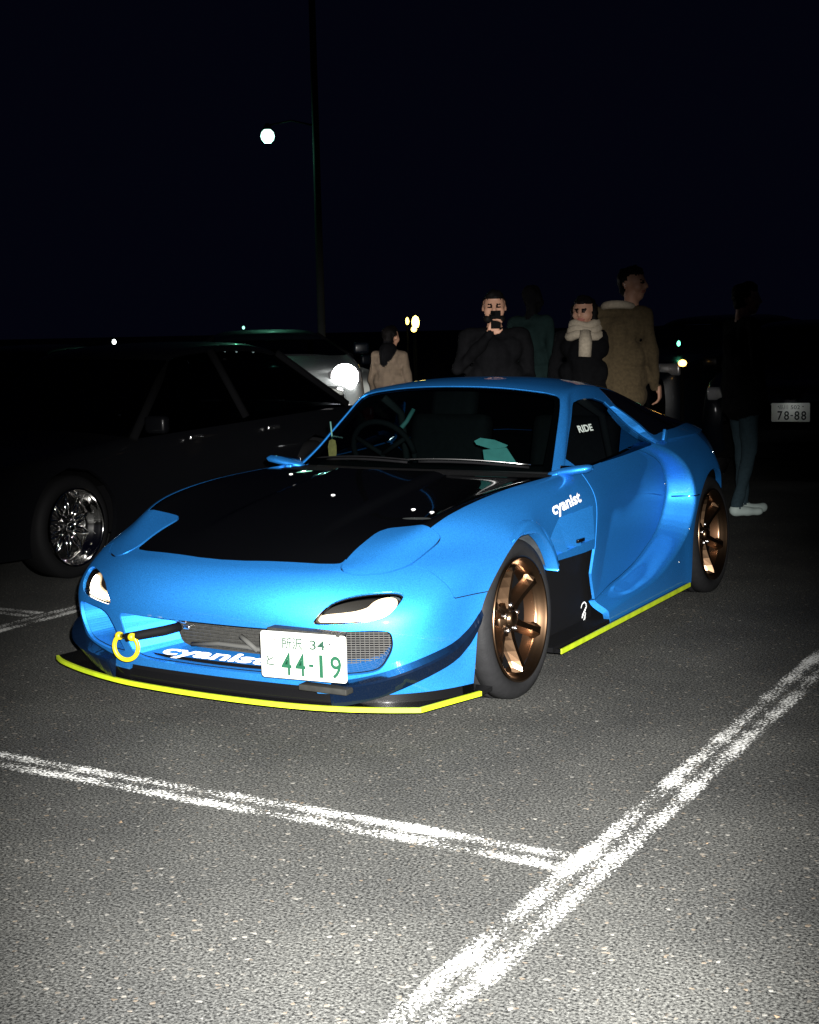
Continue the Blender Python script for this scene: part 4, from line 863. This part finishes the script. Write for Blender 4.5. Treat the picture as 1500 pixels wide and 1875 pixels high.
def rot2(p,a,c=(0,0)):
    x,y=p[0]-c[0],p[1]-c[1]; return (c[0]+x*math.cos(a)-y*math.sin(a),c[1]+x*math.sin(a)+y*math.cos(a),p[2])
def head_bones(h=(0,-.01,1.60),turn=0.,hair=HAIR,long=False,beard=False,tilt=0.):
    H=Vector(h); out=[]
    def q(p0,p1,r0,r1,m): 
        f=lambda p: tuple(H+Vector(rot2((p[0],p[1]-tilt*p[2],p[2]),turn)))
        out.append((f(p0),f(p1),r0,r1,m))
    q((0,.012,.025),(0,-.018,.02),.078,.074,SKIN); q((0,-.030,-.02),(0,-.045,-.075),.060,.040,SKIN)         # skull, jaw
    q((-.030,-.05,-.02),(.030,-.05,-.02),.042,.042,SKIN)                                                     # cheeks
    q((0,-.092,.020),(0,-.112,-.020),.009,.0135,SKIN); q((-.012,-.098,-.024),(.012,-.098,-.024),.009,.009,SKIN) # nose
    for s in (1,-1):
        q((s*.016,-.088,.022),(s*.044,-.078,.026),.0065,.005,HAIR); q((s*.020,-.0855,.007),(s*.036,-.081,.007),.0075,.0065,EYE)
        q((s*.076,.012,.006),(s*.077,.014,-.018),.0125,.009,SKIN)
    q((-.020,-.088,-.052),(.020,-.088,-.052),.008,.008,HAIR if beard else LIP)
    if beard:
        q((-.040,-.060,-.070),(.040,-.060,-.070),.030,.030,HAIR); q((-.022,-.092,-.038),(.022,-.092,-.038),.007,.007,HAIR)
    q((0,.028,.048),(0,-.018,.064),.079,.062,hair); q((-.050,.028,.035),(.050,.028,.035),.035,.035,hair); q((0,.05,.0),(0,.045,-.04),.066,.05,hair)
    if long:
        for s in (1,-1): q((s*.066,.0,.03),(s*.078,.0,-.16),.034,.036,hair)
        q((0,.05,.02),(0,.06,-.2),.07,.06,hair)
    out.append((tuple(H+Vector((0,.03,-.08))),tuple(H+Vector((0,.035,-.16))),.052,.056,SKIN)); return out
def body_bones(top=BCOAT,legs=MATT,arms=None,sh=.19,lean=0.,shoe=MATT,step=.0,w=1.0):
    B=[((0,.02,.98),(0,.015+lean,1.28),.135*w,.155*w,top),((-.09*w,.015+lean,1.33),(.09*w,.015+lean,1.33),.115*w,.115*w,top),((-sh+.02,.02+lean,1.405),(sh-.02,.02+lean,1.405),.068,.068,top),((0,.02,1.02),(0,.02,.88),.140*w,.150*w,top),((-.075*w,.02,.84),(.075*w,.02,.84),.132*w,.132*w,top),((-.085*w,.02,.97),(.085*w,.02,.97),.130*w,.130*w,top),((-.09*w,.02,1.12),(.09*w,.02,1.12),.125*w,.125*w,top)]
    for s in (1,-1):
        B+=[((s*.085,.01,.84),(s*.095,-.01-.02*s*step,.50),.092,.062,legs),((s*.095,-.01-.02*s*step,.50),(s*.10,.025-.10*s*step,.10),.060,.044,legs),((s*.10,.035-.10*s*step,.055),(s*.112,-.14-.10*s*step,.040),.044,.036,shoe)]
    arms=arms or {}
    for s in (1,-1):
        e,wr=arms.get(s,((s*(sh+.06),.03,1.13),(s*(sh+.06),-.05,.90)))
        B+=[((s*sh,.02+lean,1.40),e,.062,.050,top),(e,wr,.050,.038,top)]
    return B
def hand_bones(wr,dirv,palm_n,s=1,curl=.6,k=1.0):
    """palm, four bent fingers of unequal length and a thumb leaving the palm's side"""
    W=Vector(wr); d=Vector(dirv).normalized(); n=Vector(palm_n); n=(n-d*n.dot(d)).normalized(); a=d.cross(n)*s; out=[]
    for i in (-1.5,-.5,.5,1.5): out.append((tuple(W+a*i*.010),tuple(W+d*.075*k+a*i*.0185),.014,.0115,SKIN))
    for i,l in zip((-1.5,-.5,.5,1.5),(.060,.072,.068,.052)):
        p=W+d*.078*k+a*i*.0195; q=p+(d*math.cos(curl)+n*math.sin(curl))*l*.55*k; r=q+(d*math.cos(curl*2)+n*math.sin(curl*2))*l*.5*k
        out+=[(tuple(p),tuple(q),.0098,.0088,SKIN),(tuple(q),tuple(r),.0088,.0075,SKIN)]
    p=W+d*.025-a*.020; q=p+(d*.55-a*.75+n*.25).normalized()*.040; out+=[(tuple(p),tuple(q),.014,.0115,SKIN),(tuple(q),tuple(q+(d*.85-a*.25+n*.35).normalized()*.032),.0115,.009,SKIN)]
    return out
# man filming with a phone
P=place(905,562,9.55); k=1.04
hb=head_bones((0,-.01,1.60),beard=True)
wr=Vector((-.035,-.235,1.415)); B=hb+body_bones(arms={-1:((-.25,-.03,1.19),tuple(wr)),1:((.25,.03,1.13),(.16,-.16,1.05))})
B+=hand_bones(tuple(wr),(.42,-.02,.9),(.25,-.97,.0),s=-1,curl=.55)+hand_bones((.16,-.16,1.05),(-.6,-.5,.2),(0,0,1),s=1)
man=figure('person','bearded man in black filming with a phone held at his mouth',(P.x,P.y,0),face_cam(P),B,k=P.z/1.61)
kk=P.z/1.61; ph=empty('phone',tuple(Vector((P.x,P.y,0))+Matrix.Rotation(face_cam(P),3,'Z')@Vector((.010*kk,-.268*kk,1.522*kk))),face_cam(P)); tag(ph,'black phone in the hand of the bearded man','phone')
b=MB(); b.box((0,0,0),(.066,.010,.118),bev=.004); b.build('phone_case',MATT,ph); b=MB(); b.box((-.016,-.0065,.038),(.022,.003,.026),bev=.001); b.build('camera_bump',DARK,ph)
# woman with cream scarf
P=place(1071,572,10.6); wom=figure('person','dark haired woman in a black coat and cream scarf',(P.x,P.y,0),face_cam(P)-.25,head_bones((0,-.01,1.50),long=True,turn=-.1)+[(tuple(np.array(a)*[1,1,.94]),tuple(np.array(bq)*[1,1,.94]),r0*.93,r1*.93,m_) for a,bq,r0,r1,m_ in body_bones()],k=P.z/1.50)
b=MB()
for k_,(zz,rr) in enumerate(((1.335,.115),(1.375,.100),(1.41,.088))):
    ring=[(rr*math.cos(a),-.005+rr*.95*math.sin(a),zz+.012*math.sin(3*a+k_)) for a in np.linspace(0,2*math.pi,25)]; b.tube(ring,.034,8,cap=False)
b.tube([(.03,-.11,1.36),(.04,-.145,1.28),(.035,-.15,1.18)],[.045,.05,.048],8); b.build('scarf',CREAM,wom)
# man in brown jacket seen from behind, face turned to the right
P=place(1134,545,10.6); a0=face_cam(P)+math.pi-.25
B=head_bones((-.085,-.04,1.62),turn=-1.75)+body_bones(top=BROWNJ,w=.98,sh=.185,lean=-.01)
B+=hand_bones((.275,-.05,.90),(0,-.1,-1),(-1,0,0),s=1)+hand_bones((-.275,-.05,.90),(0,-.1,-1),(1,0,0),s=-1)
jm=figure('person','man in a brown jacket with pale fleece collar, back to the camera',(P.x,P.y,0),a0,B,k=1.07)
b=MB(); ring=[(.105*math.cos(a),.01+.10*math.sin(a),1.462+.02*math.sin(a)) for a in np.linspace(-.7,math.pi+.7,21)]; b.tube(ring,[.012+.018*math.sin(math.pi*i/20) for i in range(21)],8); b.build('collar',CREAM,jm)
# person in tan jacket further back
P=place(715,618,13.4); figure('person','person in a tan jacket behind the blue roof beside the shining headlamp',(P.x,P.y,0),face_cam(P)+2.6,head_bones((0,-.01,1.50))+[(tuple(np.array(a)*[.9,1,.93]),tuple(np.array(bq)*[.9,1,.93]),r0*.95,r1*.95,m_) for a,bq,r0,r1,m_ in body_bones(top=TAN)]+[((0,.09,1.36),(0,.13,1.24),.085,.05,BCOAT),((0,.06,1.30),(0,.07,1.36),.10,.10,BCOAT)],voxel=.014,k=P.z/1.50)
# person in teal jacket behind the filming man
P=place(975,548,12.3); figure('person','hooded person in a dull teal jacket between the filming man and the scarfed woman',(P.x,P.y,0),face_cam(P)+2.5,[(a,bq,r0,r1,BCOAT) for a,bq,r0,r1,m_ in head_bones((0,-.01,1.60))]+body_bones(top=TEAL,w=.92,sh=.17),voxel=.014,k=P.z/1.60)
# person in jeans to the right of the car, turned away
P=place(1362,935,10.55); wr=(.205,-.10,.86)
B=head_bones((0,-.01,1.60),turn=.0)+body_bones(top=BCOAT,legs=JEANS,shoe=SHOE,step=.7,arms={1:((.25,.02,1.12),wr),-1:((-.25,.02,1.12),(-.23,-.05,.88))})+hand_bones(wr,(.1,-.3,-1),(-1,0,0),s=1)
figure('person','person in dark jeans and pale shoes right of the rear wheel',(P.x,P.y,0),face_cam(P)+2.0,B,voxel=.013,k=1.0)
# ---- loose things in the cabin of the blue car
p=place(609,824,(Vector((-.50,.99,.875))-Vector(CAM)).dot(_f)); t=empty('hanging_charm',tuple(p)); tag(t,'amber charm on a cord hanging inside the windscreen','charm')
b=MB(); pts=[(.0,.055),(.016,.048),(.021,.02),(.020,-.02),(.012,-.045),(-.006,-.05),(-.018,-.03),(-.021,.02),(-.014,.048)]
b.prism(pts,.012,frame((0,0,0),(math.cos(.5),math.sin(.5),0),(0,0,1))); b.build('pouch',plain('amber_cloth',(.42,.28,.09),.8,noise=.5,nscale=60),t); b=MB(); b.tube([(0,0,.05),(-.004,.002,.09),(-.010,.004,.14)],.004,6); b.build('cord',plain('cord_teal',(.03,.09,.08),.8),t)
p=place(908,838,(Vector((.36,.92,.855))-Vector(CAM)).dot(_f)); t=empty('teal_sheet',tuple(p),rz=.35); tag(t,'folded teal sheet standing on the dashboard of the blue car','sheet')
V=[(-.060,-.02,-.01),(.085,-.02,-.01),(-.078,.01,.060),(.040,.01,.055),(-.085,.02,.080),(.045,.02,.066),(-.02,.03,.085)]
b=MB(); b.add([(-.050,0,-.040),(.105,0,-.040),(.050,.006,.045),(-.060,.006,.036)],[(0,1,2,3)]); b.build('front_fold',plain('teal_paper',(.075,.27,.25),.8,noise=.3,nscale=20),t)
b=MB(); b.add([(-.098,-.004,.078),(-.088,-.006,.062),(-.02,-.004,.040),(.044,.004,.046),(.056,.008,.056),(-.005,.0,.082),(-.07,-.002,.092)],[tuple(range(7))]); b.build('back_fold',bpy.data.materials['teal_paper'],t)
